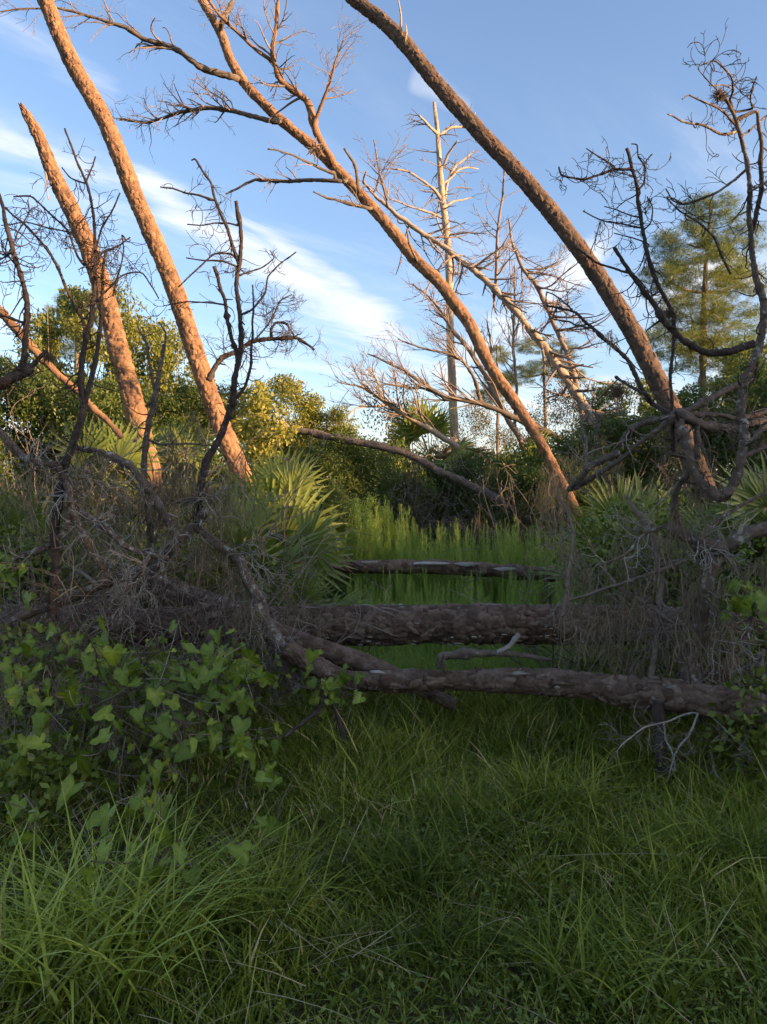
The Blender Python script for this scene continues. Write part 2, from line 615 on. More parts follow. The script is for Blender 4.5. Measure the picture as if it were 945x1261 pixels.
def joined(p, r, mains, tol):
    """run the nearer end of a branch into the axis of the limb it grows from"""
    best = None
    for q, _ in mains:
        for e in (0, -1):
            dd = np.linalg.norm(q - p[e], axis=1)
            k = int(np.argmin(dd))
            if best is None or dd[k] < best[0]:
                best = (dd[k], e, q[k])
    if best is None or best[0] > tol or best[0] < 1e-4:
        return p, r
    if best[1] == 0:
        return np.vstack([best[2], p]), np.concatenate([r[:1], r])
    return np.vstack([p, best[2]]), np.concatenate([r, r[-1:]])


def add_tubes(mb, polys, sides, rng):
    for p, r in polys:
        mb.tube(p, r, sides, rng.rand(), cap=False, twist=rng.rand() * 6)


def limb_part(root, name, pts, rad, mat, seed, step=None, sides=12, knots=0, amp=0.022):
    """a traced limb with lumpy bark, one part of its thing"""
    rng = RNG(seed)
    rmean = float(np.mean(rad))
    st = step or max(0.012, rmean * 0.6)
    mb = MB()
    p, r = spline(pts, rad, st, 0.30)
    # slow wander so limbs are not ruler-smooth
    w = np.stack([vnoise(p * 3.1 + 11.3 + c * 9.7) for c in range(3)], -1) - 0.5
    w2 = np.stack([vnoise(p * 9.0 + 3.7 + c * 5.1) for c in range(3)], -1) - 0.5
    p = p + w * amp * 1.6 + w2 * amp * 0.7
    for _ in range(knots):
        i = rng.randint(1, len(p) - 1)
        bump_ = np.exp(-((np.arange(len(p)) - i) * st / (rmean * 1.6)) ** 2)
        r = r * (1 + 0.5 * bump_ * rng.uniform(0.3, 1))
    _, A, B = frames(p)
    th = np.arange(sides) * (2 * math.pi / sides)
    o = np.cos(th)[None, :, None] * A[:, None, :] + np.sin(th)[None, :, None] * B[:, None, :]
    v = p[:, None, :] + r[:, None, None] * o
    h = (vnoise(v / (rmean * 1.3) + seed) - 0.5) * 0.45 + (vnoise(v / (rmean * 0.42) + seed) - 0.5) * 0.5
    v = v + (h * r[:, None])[..., None] * o
    n = len(p)
    i = np.arange(n - 1)[:, None] * sides
    j = np.arange(sides)[None, :]
    k = (j + 1) % sides
    q = np.stack([i + j, i + k, i + sides + k, i + sides + j], -1).reshape(-1, 4)
    vv = np.vstack([v.reshape(-1, 3), p[:1], p[-1:]])
    t = []
    for jj in range(sides):
        kk = (jj + 1) % sides
        t += [(n * sides, kk, jj), (n * sides + 1, (n - 1) * sides + jj, (n - 1) * sides + kk)]
    mb.add(vv, q, t, np.clip(np.concatenate([(h.ravel() + 0.5), [0.8, 0.8]]), 0, 1))
    mb.build(name, mat, root)
    return (p, r)


def twig_part(root, polys, mat, rng, sides=4, name='twigs'):
    mb = MB()
    add_tubes(mb, polys, sides, rng)
    o = mb.build(name, mat, root)
    o['kind'] = 'stuff'
    return o


# ------------------------------------------------------------------ fallen logs
def plate_meshes(Rlog, seed, mat, n=8, size=0.045):
    """bark plates curved to the log they lie on; local X along the log, Z outward"""
    rng = RNG(seed)
    out = []
    for i in range(n):
        k = 7
        ang = np.sort(rng.uniform(0, 2 * math.pi, k) * 0.35 + np.arange(k) / k * 2 * math.pi)
        rad = size * rng.uniform(0.6, 1.2, k)
        x = np.cos(ang) * rad * rng.uniform(1.0, 1.7)
        y = np.sin(ang) * rad
        h = rng.uniform(0.005, 0.011)

        def wrap(xx, yy, zz):
            a = yy / Rlog
            return np.stack([xx, (Rlog + zz) * np.sin(a), (Rlog + zz) * np.cos(a) - Rlog], -1)
        bot = wrap(x * 1.05, y * 1.05, np.full(k, -0.004))
        top = wrap(x * 0.88, y * 0.88, np.full(k, h) + rng.uniform(-.003, .003, k))
        c = wrap(np.zeros(1), np.zeros(1), np.array([h * 1.1]))
        v = np.vstack([bot, top, c])
        q = [(j, (j + 1) % k, k + (j + 1) % k, k + j) for j in range(k)]
        t = [(k + j, k + (j + 1) % k, 2 * k) for j in range(k)]
        mb = MB()
        mb.add(v, q, t, rng.rand())
        me = mb.mesh('bark_plate', smooth=False)
        me.materials.append(MAT[mat])
        out.append(me)
    return out


def stick_plates(root, p, r, meshes, count, seed, frac=(0, 1), lift=0.004, name='bark_plate', stretch=(1, 1)):
    rng = RNG(seed)
    _, A, B = frames(p)
    base = np.array(root.location)
    par = [c for c in root.children if c.name.startswith('trunk')][0]
    for _ in range(count):
        i = int(rng.uniform(*frac) * (len(p) - 3)) + 1
        a = rng.uniform(0, 2 * math.pi)
        o = math.cos(a) * A[i] + math.sin(a) * B[i]
        if o[1] > 0.45:        # keep to the sides that can be seen from the clearing and above
            o = o * np.array([1, -1, 1])
        o = unit(o - A[i] * 0)
        t = unit(p[i + 1] - p[i - 1])
        o = unit(o - t * np.dot(o, t))
        y = np.cross(o, t)
        M = Matrix(((t[0], y[0], o[0]), (t[1], y[1], o[1]), (t[2], y[2], o[2])))
        pos = p[i] + o * (r[i] + lift) - base
        s = rng.uniform(0.6, 1.25)
        inst(name, meshes[rng.randint(len(meshes))], par, pos, M.to_euler(), (s * stretch[0] * rng.uniform(.6, 1.3), s * stretch[1], 1.0))


def stub(mb, p0, d, L, r, seed):
    rng = RNG(seed)
    q = wander(rng, p0, d, L, 5, 0.18)
    mb.tube(q, np.linspace(r, r * 0.35, len(q)), 7, rng.rand())


def build_logs():
    # the big log right across the clearing
    pts, rad = tr([(-120, 772), (60, 768), (180, 771), (300, 771), (420, 770), (540, 769), (660, 769), (780, 770), (900, 773), (1080, 778)],
                  [6.3, 6.0, 5.9], [22, 22, 23.5, 24.5, 23.5, 22])
    root = thing('fallen_log', 'thickest fallen pine log lying level right across the clearing', 'log', (pts[5][0], pts[5][1], 0), 'fallen logs in the clearing')
    mb = MB()
    p, r = bark_tube(mb, pts, rad, 0.010, 96, 20, 0.085, 0.019, 11, lump=0.09, flake=0.9, warp=1.2)
    mb.build('trunk', 'log_bark', root)
    stick_plates(root, p, r, plate_meshes(0.155, 3, 'log_bark', size=0.030), 190, 5, (0.28, 0.86), -0.002)
    fl = plate_meshes(0.155, 7, 'pale_twig', 6, 0.010)
    stick_plates(root, p, r, fl, 150, 8, (0.3, 0.86), 0.004, 'bark_flake', (1.8, .4))
    # dry pale splinters lying on its top
    rng = RNG(61)
    for px, py, L in ((395, 746, .22), (445, 745, .30), (470, 748, .2), (595, 744, .18), (372, 747, .14)):
        q = wander(rng, P(px, py, 5.85), (1, 0.1, -0.02), L, 6, 0.16)
        m2 = MB()
        m2.tube(q, np.linspace(.007, .002, 7), 5)
        m2.build('splinter', 'pale_twig', root)

    # nearer, thinner log that comes towards the viewer on the right
    pts, rad = tr([(352, 800), (392, 822), (430, 838), (520, 838), (620, 838), (700, 842), (780, 852), (850, 858), (920, 872), (1010, 892)],
                  [5.15, 5.1, 5.0, 4.7, 4.4, 4.2], [11, 12.5, 13, 13, 14.5, 17, 19.5, 21, 22])
    root = thing('fallen_log', 'nearer thin fallen log with peeling bark, below the thickest log', 'log', (pts[4][0], pts[4][1], 0), 'fallen logs in the clearing')
    mb = MB()
    p, r = bark_tube(mb, pts, rad, 0.009, 64, 13, 0.07, 0.010, 23, lump=0.15, flake=1.1, warp=1.2)
    mb.build('trunk', 'log_bark', root)
    stick_plates(root, p, r, plate_meshes(0.08, 9, 'log_bark', size=0.032), 70, 15, (0.2, 0.98), 0.003)
    # bare wood patches where the bark has come away
    pm = plate_meshes(0.078, 19, 'pale_twig', 4, 0.028)
    for i, (px, py, dd, sx) in enumerate(((690, 846, 4.72, 2.0), (465, 828, 4.93, 1.8), (640, 830, 4.8, 1.4), (830, 846, 4.42, 1.5))):
        pos = P(px, py, dd) - np.array(root.location)
        inst('bare_patch', pm[i % 4], root, pos, (R(62), 0, R(-4)), (sx, 0.55, 1.0))
    m2 = MB()
    stub(m2, P(545, 828, 4.92), (-0.1, 0, 1), 0.14, 0.018, 71)
    m2.build('stub', 'limb_bark', root)
    # broken branch lying over it
    b, rb = tr([(541, 824), (543, 810), (560, 806), (600, 803), (640, 806), (680, 812)], 4.95, [4, 5, 4.5, 4, 3.5, 2])
    limb_part(root, 'branch', b, rb, 'grey_bark', 33, knots=2)
    b, rb = tr([(612, 803), (630, 794), (640, 781)], 4.95, [3, 3, 3.4])
    limb_part(root, 'branch', b, rb, 'pale_twig', 34)
    # dark prop under its near end
    b, rb = tr([(812, 862), (813, 890), (816, 935), (815, 975)], 4.45, [8, 7, 7, 9])
    limb_part(root, 'branch', b, rb, 'dark_bark', 35)

    # slanting piece wedged between the two
    pts, rad = tr([(330, 775), (395, 800), (450, 818), (500, 838), (560, 868)], [5.5, 5.45, 5.4], [14, 14, 13, 10, 8])
    root = thing('log_piece', 'short slanting log wedged between the two nearest fallen logs', 'log', (pts[2][0], pts[2][1], 0), 'fallen logs in the clearing')
    mb = MB()
    bark_tube(mb, pts, rad, 0.012, 44, 9, 0.06, 0.010, 29, lump=0.08)
    mb.build('trunk', 'log_bark', root)

    # farther log behind the weeds
    pts, rad = tr([(380, 692), (425, 697), (480, 698), (530, 698), (590, 701), (640, 705), (700, 708), (745, 711)], [10.2, 10.0], [8, 8.5, 8.5, 9, 9, 9, 9.5, 9])
    root = thing('fallen_log', 'farther fallen log with pale bare strips, half hidden by feathery weeds', 'log', (pts[3][0], pts[3][1], 0), 'fallen logs in the clearing')
    mb = MB()
    p, r = bark_tube(mb, pts, rad, 0.02, 40, 9, 0.09, 0.012, 37, lump=0.12)
    mb.build('trunk', 'log_bark', root)
    pm = plate_meshes(0.10, 41, 'pale_twig', 4, 0.05)
    for i, (px, py, sx) in enumerate(((455, 690, 2.0), (530, 691, 3.0), (575, 692, 2.2), (625, 698, 2.6), (650, 701, 1.6))):
        pos = P(px, py + 2, 9.98) - np.array(root.location)
        inst('bare_patch', pm[i % 4], root, pos, (R(25), 0, 0), (sx, 0.9, 1))
    b, rb = tr([(424, 684), (436, 693), (448, 698)], 9.95, [1.5, 2, 2.4])
    limb_part(root, 'branch', b, rb, 'grey_bark', 38)

    # jumbled log end beyond the big log on the left
    pts, rad = tr([(150, 705), (200, 722), (250, 738), (310, 760)], [6.5, 6.3], [12, 13, 13, 12])
    root = thing('fallen_log', 'mossy broken log slanting down behind the forked limb', 'log', (pts[1][0], pts[1][1], 0), 'fallen logs in the clearing')
    mb = MB()
    bark_tube(mb, pts, rad, 0.012, 44, 9, 0.06, 0.012, 43, lump=0.2)
    mb.build('trunk', 'limb_bark', root)
    # log far left, its sunlit end rising out of the thicket
    pts, rad = tr([(-40, 335), (0, 384), (28, 413), (53, 441), (97, 484), (150, 540)], 7.6, [6, 5.5, 5.5, 4.5, 3.8, 3.5])
    root = thing('leaning_pole', 'thin leaning pole with sunlit orange top, rising out of the thicket at left edge', 'tree', (pts[-1][0], pts[-1][1], 0))
    limb_part(root, 'trunk', pts, rad, 'pine_bark', 44)
    # dark pole across the shrubs in the middle distance
    pts, rad = tr([(345, 527), (385, 533), (430, 542), (500, 558), (540, 579), (590, 602), (640, 630), (690, 660), (760, 705), (800, 740)], [14.5, 13.5], [3.5, 4.5, 4.5, 4.5, 5, 5, 5, 5])
    root = thing('fallen_pole', 'long grey fallen trunk slanting down in front of the far palm', 'log', (pts[-1][0], pts[-1][1], 0))
    limb_part(root, 'trunk', pts, rad, 'grey_bark', 45, sides=10)
    b, rb = tr([(356, 527), (350, 522), (346, 514)], 14.5, [2.5, 2, 1.2])
    limb_part(root, 'branch', b, rb, 'pale_twig', 46, sides=6)


build_logs()


# ------------------------------------------------------------------ leaning trunks against the sky
def build_trunks():
    pts, rad = tr([(20, -90), (56, 0), (88, 75), (130, 150), (166, 240), (211, 345), (246, 450), (271, 520), (300, 590), (335, 680), (370, 790)],
                  [10.6, 10.2, 10.0], [8.8, 9.2, 9.9, 10.3, 10.7, 11.1, 11.4, 11.6, 11.8, 12, 12])
    root = thing('leaning_pine', 'tall bare orange-lit pine trunk running from top edge down to the palmetto', 'tree', (pts[-1][0], pts[-1][1], 0), 'bare pine trunks leaning left')
    mb = MB()
    p, r = bark_tube(mb, pts, rad, 0.016, 60, 11, 0.095, 0.015, 101, lump=0.06, flake=0.7, warp=0.8)
    mb.build('trunk', 'pine_bark', root)
    stick_plates(root, p, r, plate_meshes(0.13, 103, 'pine_bark', size=0.04), 110, 104, (0.1, 0.8), -0.004)

    pts, rad = tr([(27, 131), (36, 146), (50, 172), (65, 212), (90, 262), (112, 312), (131, 370), (146, 430), (160, 480), (180, 560), (200, 660), (215, 765)],
                  [9.5, 9.3], [2.5, 5.5, 7.5, 9, 10.4, 11.4, 12.2, 12.4, 12.4, 13, 13, 13])
    root = thing('broken_pine', 'shorter leaning pine trunk snapped to a point at its top', 'tree', (pts[-1][0], pts[-1][1], 0), 'bare pine trunks leaning left')
    mb = MB()
    p, r = bark_tube(mb, pts, rad, 0.016, 60, 11, 0.095, 0.017, 111, lump=0.07, flake=0.7, broken=0.05, warp=0.8)
    mb.build('trunk', 'pine_bark', root)
    stick_plates(root, p, r, plate_meshes(0.13, 113, 'pine_bark', size=0.04), 80, 114, (0.05, 0.75), -0.004)
    m2 = MB()
    q = wander(RNG(9), P(56, 212, 9.35), (0.35, -0.25, -0.9), 0.42, 5, 0.1)
    m2.tube(q, np.linspace(.012, .006, 6), 5)
    m2.build('splinter', 'snag_wood', root)

    pts, rad = tr([(395, -40), (435, -2), (470, 25), (500, 55), (541, 106), (586, 157), (640, 215), (690, 275), (740, 345), (780, 410), (815, 480), (836, 525), (868, 600), (900, 690), (925, 780)],
                  [9.6, 9.2, 8.8], [7, 7.9, 8.7, 8.9, 9.2, 9.5, 9.9, 10.3, 10.7, 11.2, 11.9, 12.2, 12, 12, 12])
    root = thing('leaning_pine', 'tall bare brown pine trunk crossing the sky down into the tangled thicket', 'tree', (pts[-1][0], pts[-1][1], 0), 'bare pine trunks leaning left')
    mb = MB()
    p, r = bark_tube(mb, pts, rad, 0.015, 60, 11, 0.09, 0.012, 121, lump=0.05, flake=0.7, warp=0.8)
    mb.build('trunk', 'pine_bark_grey', root)
    stick_plates(root, p, r, plate_meshes(0.12, 123, 'pine_bark_grey', size=0.036), 110, 124, (0.08, 0.75), -0.004)
    for i, (a, b) in enumerate((((494, 44), (490, -6)), ((581, 150), (585, 138)), ((498, 52), (500, 30)))):
        q = np.array([P(*a, 9.35), P((a[0] + b[0]) / 2 + 2, (a[1] + b[1]) / 2, 9.3), P(*b, 9.3)])
        m2 = MB()
        m2.tube(q, [.022, .013, .006], 6)
        m2.build('stub', 'snag_wood', root)

    # dead tree with spreading limbs
    D = 12.0
    rng = RNG(131)
    pts, rad = tr([(232, -40), (249, 0), (272, 41), (285, 76), (305, 107), (345, 147), (386, 181), (420, 214), (459, 256), (489, 291), (513, 321), (540, 347), (562, 376), (580, 402),
                   (597, 438), (615, 468), (636, 498), (655, 527), (675, 562), (706, 621), (738, 690), (765, 758)], [12.6, 12.2, 11.8], [4.5, 5, 5.4, 5.6, 6, 6, 6.4, 6.6, 7, 7.4, 7.8, 8, 7.8, 7.6, 7.2, 7, 6.8, 6.4, 5.6, 5.6, 5.6])
    root = thing('dead_tree', 'leaning dead tree with long bare spreading limbs in the middle of the sky', 'tree', (pts[-1][0], pts[-1][1], 0))
    mb = MB()
    main = bark_tube(mb, pts, rad, 0.022, 36, 8, 0.09, 0.014, 133, lump=0.08, flake=0.8, warp=0.8)
    mb.build('trunk', 'pine_bark', root)
    limbs = []
    for k, (px, rp, dd) in enumerate([
        ([(287, 94), (265, 88), (244, 81), (218, 61), (178, 48), (152, 33), (112, 20), (71, 10), (30, 10), (-10, 16)], [4.2, 4, 3.5, 3, 2.6, 2, 1.4, 1, .8], [12.3, 11.6]),
        ([(338, 149), (312, 143), (284, 137), (254, 132), (218, 140), (183, 150), (147, 147)], [3.2, 3, 2.6, 2.4, 1.8, 1], [12.2, 12.8]),
        ([(408, 196), (391, 163), (376, 122), (345, 97), (335, 66), (340, 30), (343, -8)], [4.5, 4.2, 3.8, 3.5, 3, 2.6, 2], [12.2, 11.5]),
        ([(335, 75), (305, 51), (274, 22), (250, -10)], [2.2, 2, 1.8, 1.4], [11.8, 11.5]),
        ([(386, 150), (396, 128), (406, 102), (414, 75), (424, 45)], [2.2, 2, 1.5, 1.2, .8], [12.0, 11.4]),
        ([(420, 222), (390, 223), (356, 223), (315, 222), (279, 240)], [2.6, 2.2, 2.2, 1.8, .9], [12.1, 12.6]),
        ([(413, 214), (390, 205), (366, 193), (330, 183)], [2, 1.7, 1.3, .9], [12.1, 11.5]),
        ([(452, 257), (422, 248), (404, 243), (386, 236)], [2.2, 1.7, 1.5, .8], [12.1, 11.7]),
        ([(442, 231), (437, 203), (424, 183)], [2.2, 1.8, 1.3], [12.1, 11.8]),
        ([(512, 318), (504, 300), (502, 282)], [1.7, 1.2, .8], [12.0, 11.9]),
        ([(276, 25), (285, 8), (292, -10)], [3, 2.6, 2.2], [12.3, 12.6]),
    ]):
        a, b = tr(px, dd, rp)
        a, b = joined(a, b, [main] + limbs, .5)
        limbs.append(limb_part(root, 'limb', a, b, 'pine_bark' if k in (2, 3, 4) else 'grey_bark', 140 + k, step=0.06, sides=8, knots=2))
    tw1 = sprout(rng, [limbs[i] for i in (0, 1, 2, 3, 4, 4, 1)], 110, 0.75, 0.8, 0.45, 0.16, 0.02, 7, t0=.3)
    tw1 += sprout(rng, limbs[5:9], 14, 0.4, 0.8, 0.5, 0.14, 0.0, 6, t0=.3)
    tw2 = sprout(rng, tw1, 330, 0.38, 0.8, 0.6, 0.16, 0.0, 5, rmin=.0022)
    tw3 = sprout(rng, tw2, 420, 0.20, 0.8, 0.7, 0.16, 0.0, 4, rmin=.0020)
    twig_part(root, tw1 + tw2 + tw3, 'red_twig', rng, 4)
    # flaky crotch of torn bark
    m2 = MB()
    for _ in range(14):
        q = wander(rng, P(380 + rng.rand() * 12, 178 + rng.rand() * 12, 11.9), rng.randn(3), .16, 3, .3)
        m2.tube(q, [.014, .010, .007, .003], 4)
    m2.build('torn_bark', 'red_twig', root)

    # sunlit slender leaning tree behind
    rng = RNG(151)
    pts, rad = tr([(447, 224), (465, 244), (489, 265), (524, 289), (554, 310), (584, 333), (610, 357), (634, 381), (664, 420), (700, 470), (724, 506), (747, 552), (775, 620), (800, 700)],
                  [15.5, 14.5], [1.2, 2, 2.5, 3, 3.2, 3.5, 3.8, 4.2, 4.6, 5, 5, 5, 5, 5])
    root = thing('dead_tree', 'slender sunlit dead tree leaning left behind the thick pine trunk', 'tree', (pts[-1][0], pts[-1][1], 0))
    m0 = limb_part(root, 'trunk', pts, rad, 'snag_wood', 152, step=.05, sides=10, knots=3)
    lm = []
    for k, (px, rp) in enumerate([([(477, 252), (472, 230), (467, 209), (461, 173)], [2, 1.6, 1.2, .8]), ([(457, 236), (448, 222), (452, 212)], [1.5, 1.2, .8]),
                                  ([(610, 357), (612, 320), (612, 286), (619, 238), (623, 200)], [2.2, 2, 1.6, 1.2, .6]),
                                  ([(560, 315), (545, 326), (530, 350), (520, 372)], [1.6, 1.3, 1, .6])]):
        a, b = tr(px, [15.1, 14.6], rp)
        a, b = joined(a, b, [m0], .6)
        lm.append(limb_part(root, 'limb', a, b, 'red_twig', 155 + k, step=.08, sides=7))
    t1 = sprout(rng, lm + [m0], 80, 1.0, 0.8, 0.5, 0.14, 0.03, 7, t0=.1, t1=.75)
    t2 = sprout(rng, t1, 260, .42, .7, .6, .15, .02, 5, rmin=.003)
    t3 = sprout(rng, t2, 260, .22, .7, .7, .15, .02, 4, rmin=.0026)
    twig_part(root, t1 + t2 + t3, 'red_twig', rng, 4)

    # second slender one
    rng = RNG(161)
    pts, rad = tr([(626, 270), (631, 298), (643, 330), (664, 357), (678, 390), (697, 432), (710, 475), (722, 540), (735, 640)], [15.8, 15.2], [1, 1.7, 2.2, 2.6, 2.8, 3, 3, 3.2, 3.4])
    root = thing('dead_tree', 'thin bent bare tree with fine reddish twigs beside the slender sunlit one', 'tree', (pts[-1][0], pts[-1][1], 0))
    m0 = limb_part(root, 'trunk', pts, rad, 'red_twig', 162, step=.06, sides=8, knots=2)
    t1 = sprout(rng, [m0], 46, 1.3, .75, .5, .14, .05, 8, t0=0, t1=.7, bias=(0, 0, .3))
    t2 = sprout(rng, t1, 260, .5, .7, .6, .14, .02, 5, rmin=.003)
    t3 = sprout(rng, t2, 300, .25, .7, .7, .15, .02, 4, rmin=.0026)
    twig_part(root, t1 + t2 + t3, 'red_twig', rng, 4)

    # straight grey snag
    rng = RNG(171)
    pts, rad = tr([(535, 128), (539, 164), (542, 209), (545, 244), (550, 286), (553, 327), (554, 372), (555, 420), (557, 470), (559, 520), (562, 570), (566, 650), (568, 690)],
                  22.0, [2.0, 2.8, 3.4, 3.8, 4.2, 4.4, 4.6, 4.8, 5.2, 5.5, 6, 6.5, 7])
    root = thing('dead_snag', 'straight pale dead snag standing upright in the middle distance', 'tree', (pts[-1][0], pts[-1][1], 0))
    mb = MB()
    m0 = bark_tube(mb, pts, rad, 0.05, 24, 7, 0.22, 0.012, 172, lump=0.06, broken=.06)
    mb.build('trunk', 'snag_wood', root)
    lm = []
    for k, (px, rp) in enumerate([([(539, 165), (530, 156), (516, 142)], [2, 1.6, 1.2]), ([(542, 166), (552, 158), (568, 156), (580, 158)], [2, 1.7, 1.4, .8]),
                                  ([(546, 250), (536, 235), (520, 222), (505, 212), (490, 208), (475, 208)], [2.2, 2, 1.6, 1.3, 1, .6]),
                                  ([(547, 246), (553, 220), (563, 203), (577, 192), (583, 186)], [2, 1.7, 1.5, 1.2, .7]),
                                  ([(546, 205), (552, 190), (558, 180), (564, 173)], [1.7, 1.4, 1.2, .8]),
                                  ([(548, 255), (560, 248), (580, 244)], [1.6, 1.2, .8]), ([(545, 268), (530, 262), (510, 256), (480, 245)], [1.7, 1.4, 1.1, .7]),
                                  ([(551, 300), (545, 285), (538, 270), (541, 250)], [1.5, 1.2, 1, .7]), ([(554, 290), (575, 287), (600, 287)], [1.3, 1, .6]),
                                  ([(548, 225), (565, 210), (575, 206), (590, 208)], [1.5, 1.2, 1, .6])]):
        a, b = tr(px, [22, 21.4 + 1.2 * (k % 2)], rp)
        a, b = joined(a, b, [m0], .6)
        lm.append(limb_part(root, 'limb', a, b, 'snag_wood', 175 + k, step=.1, sides=7))
    t1 = sprout(rng, lm, 70, .9, .8, .5, .15, .02, 7)
    t1 += sprout(rng, [m0], 40, .8, 1.2, .25, .14, .03, 6, t0=.05, t1=.45)
    t2 = sprout(rng, t1, 330, .45, .75, .6, .16, .02, 5, rmin=.004)
    twig_part(root, t1 + t2, 'red_twig', rng, 4)

    # wind-thrown crown fanning left in the far middle
    rng = RNG(181)
    for k, (lab, lims) in enumerate([
        ('toppled bare tree with pale orange limbs reaching left above the far palm', [
            ([(600, 580), (560, 548), (527, 527), (498, 510), (471, 492), (447, 477), (418, 471)], [4, 3.8, 3.6, 3, 2.4, 1.6, .8]),
            ([(480, 498), (462, 500), (440, 502), (424, 515)], [1.6, 1.3, 1, .6]), ([(471, 492), (465, 470), (452, 452)], [1.4, 1.1, .6])]),
        ('toppled bare tree with arching grey limbs crossing behind the pale snag', [
            ([(690, 540), (660, 526), (631, 513), (590, 496), (548, 489), (519, 471), (498, 456), (453, 436)], [4, 4, 3.6, 3.2, 2.8, 2.4, 2, .9]),
            ([(592, 496), (586, 470), (575, 450), (560, 438), (519, 428), (490, 418)], [2.6, 2.3, 2, 1.6, 1.2, .7]),
            ([(545, 488), (520, 478), (490, 476), (465, 470)], [1.8, 1.5, 1.2, .7])]),
        ('bare reddish leaning tree whose thin limbs cross the thick leaning trunk', [
            ([(660, 590), (640, 540), (619, 504), (596, 459), (575, 427), (557, 406), (535, 372), (508, 350)], [4, 3.6, 3.2, 3, 2.6, 2.3, 1.8, 1]),
            ([(634, 530), (636, 480), (632, 420), (634, 370), (634, 327)], [2.2, 1.9, 1.6, 1.3, .8]), ([(596, 459), (605, 430), (600, 395)], [1.6, 1.2, .7])])]):
        ps = [tr(px, [19.5 + k, 18.8 + k], rp) for px, rp in lims]
        root = thing('toppled_tree', lab, 'tree', (ps[0][0][0][0], ps[0][0][0][1], 0))
        ll = [limb_part(root, 'trunk' if i == 0 else 'limb', a, b, ('snag_wood', 'grey_bark', 'red_twig')[k], 185 + 5 * k + i, step=.1, sides=8) for i, (a, b) in enumerate(ps)]
        t1 = sprout(rng, ll, 48, 1.3, .7, .5, .13, .05, 7, t0=.3, bias=(-.2, 0, .25))
        t2 = sprout(rng, t1, 190, .6, .7, .55, .14, .03, 5, rmin=.0034)
        t3 = sprout(rng, t2, 200, .35, .7, .7, .14, .03, 4, rmin=.0028)
        twig_part(root, t1 + t2 + t3, 'red_twig', rng, 4)


build_trunks()


# ------------------------------------------------------------------ thickets of dead branches left and right
def thicket_piece(name, label, cat, limbs, mat, seed, d, twigs=20, L=.35, curl=.22, wob=.14, second=60, tmat='dark_bark', grav=0.0, knots=3, sides=9, group=None, third=0, rf=.4, bias=(0, 0, 0), thin=.85):
    rng = RNG(seed)
    ps = []
    for e in limbs:
        px, rp = e[0], e[1]
        a, b = tr(px, e[2] if len(e) > 2 else d, rp)
        ps.append((a, b * thin))
    lo = min((p for p, r in ps), key=lambda p: p[:, 2].min())
    b = lo[np.argmin(lo[:, 2])]
    root = thing(name, label, cat, (b[0], b[1], max(0.0, b[2])), group)
    ll = []
    done = []
    for i, (p, r) in enumerate(ps):
        p, r = joined(p, r, done, .3)
        done.append(spline(p, r, .04, .3))
        ll.append(limb_part(root, 'stem' if i == 0 else 'branch', p, r, mat, seed + i, knots=knots if i < 4 else 1, sides=sides))
    if twigs:
        t1 = sprout(rng, ll, twigs, L, .9, rf, wob, grav, 10, curl * 1.2, bias=bias, rmin=.0017, rmax=.0055)
        t2 = sprout(rng, t1, second, L * .5, .8, .65, wob, grav, 7, curl * 1.3, rmin=.0015) if second else []
        t3 = sprout(rng, t2, third, L * .32, .8, .75, wob, grav, 4, curl, rmin=.0013) if third else []
        for _ in range(2 * len(ll)):
            p, r = ll[rng.randint(len(ll))]
            i = rng.randint(1, len(p) - 1)
            tg = unit(p[i] - p[i - 1])
            dv = unit(tg * rng.uniform(-.2, .8) + unit(np.cross(tg, rng.randn(3))))
            q = np.array([p[i], p[i] + dv * r[i] * 1.5, p[i] + dv * r[i] * rng.uniform(2.2, 6) + rng.randn(3) * r[i] * .3])
            t1.append((q, np.array([.5, .42, .26]) * r[i]))
        twig_part(root, t1 + t2 + t3, tmat, rng, 4)
    return root, ll


THICK = {}


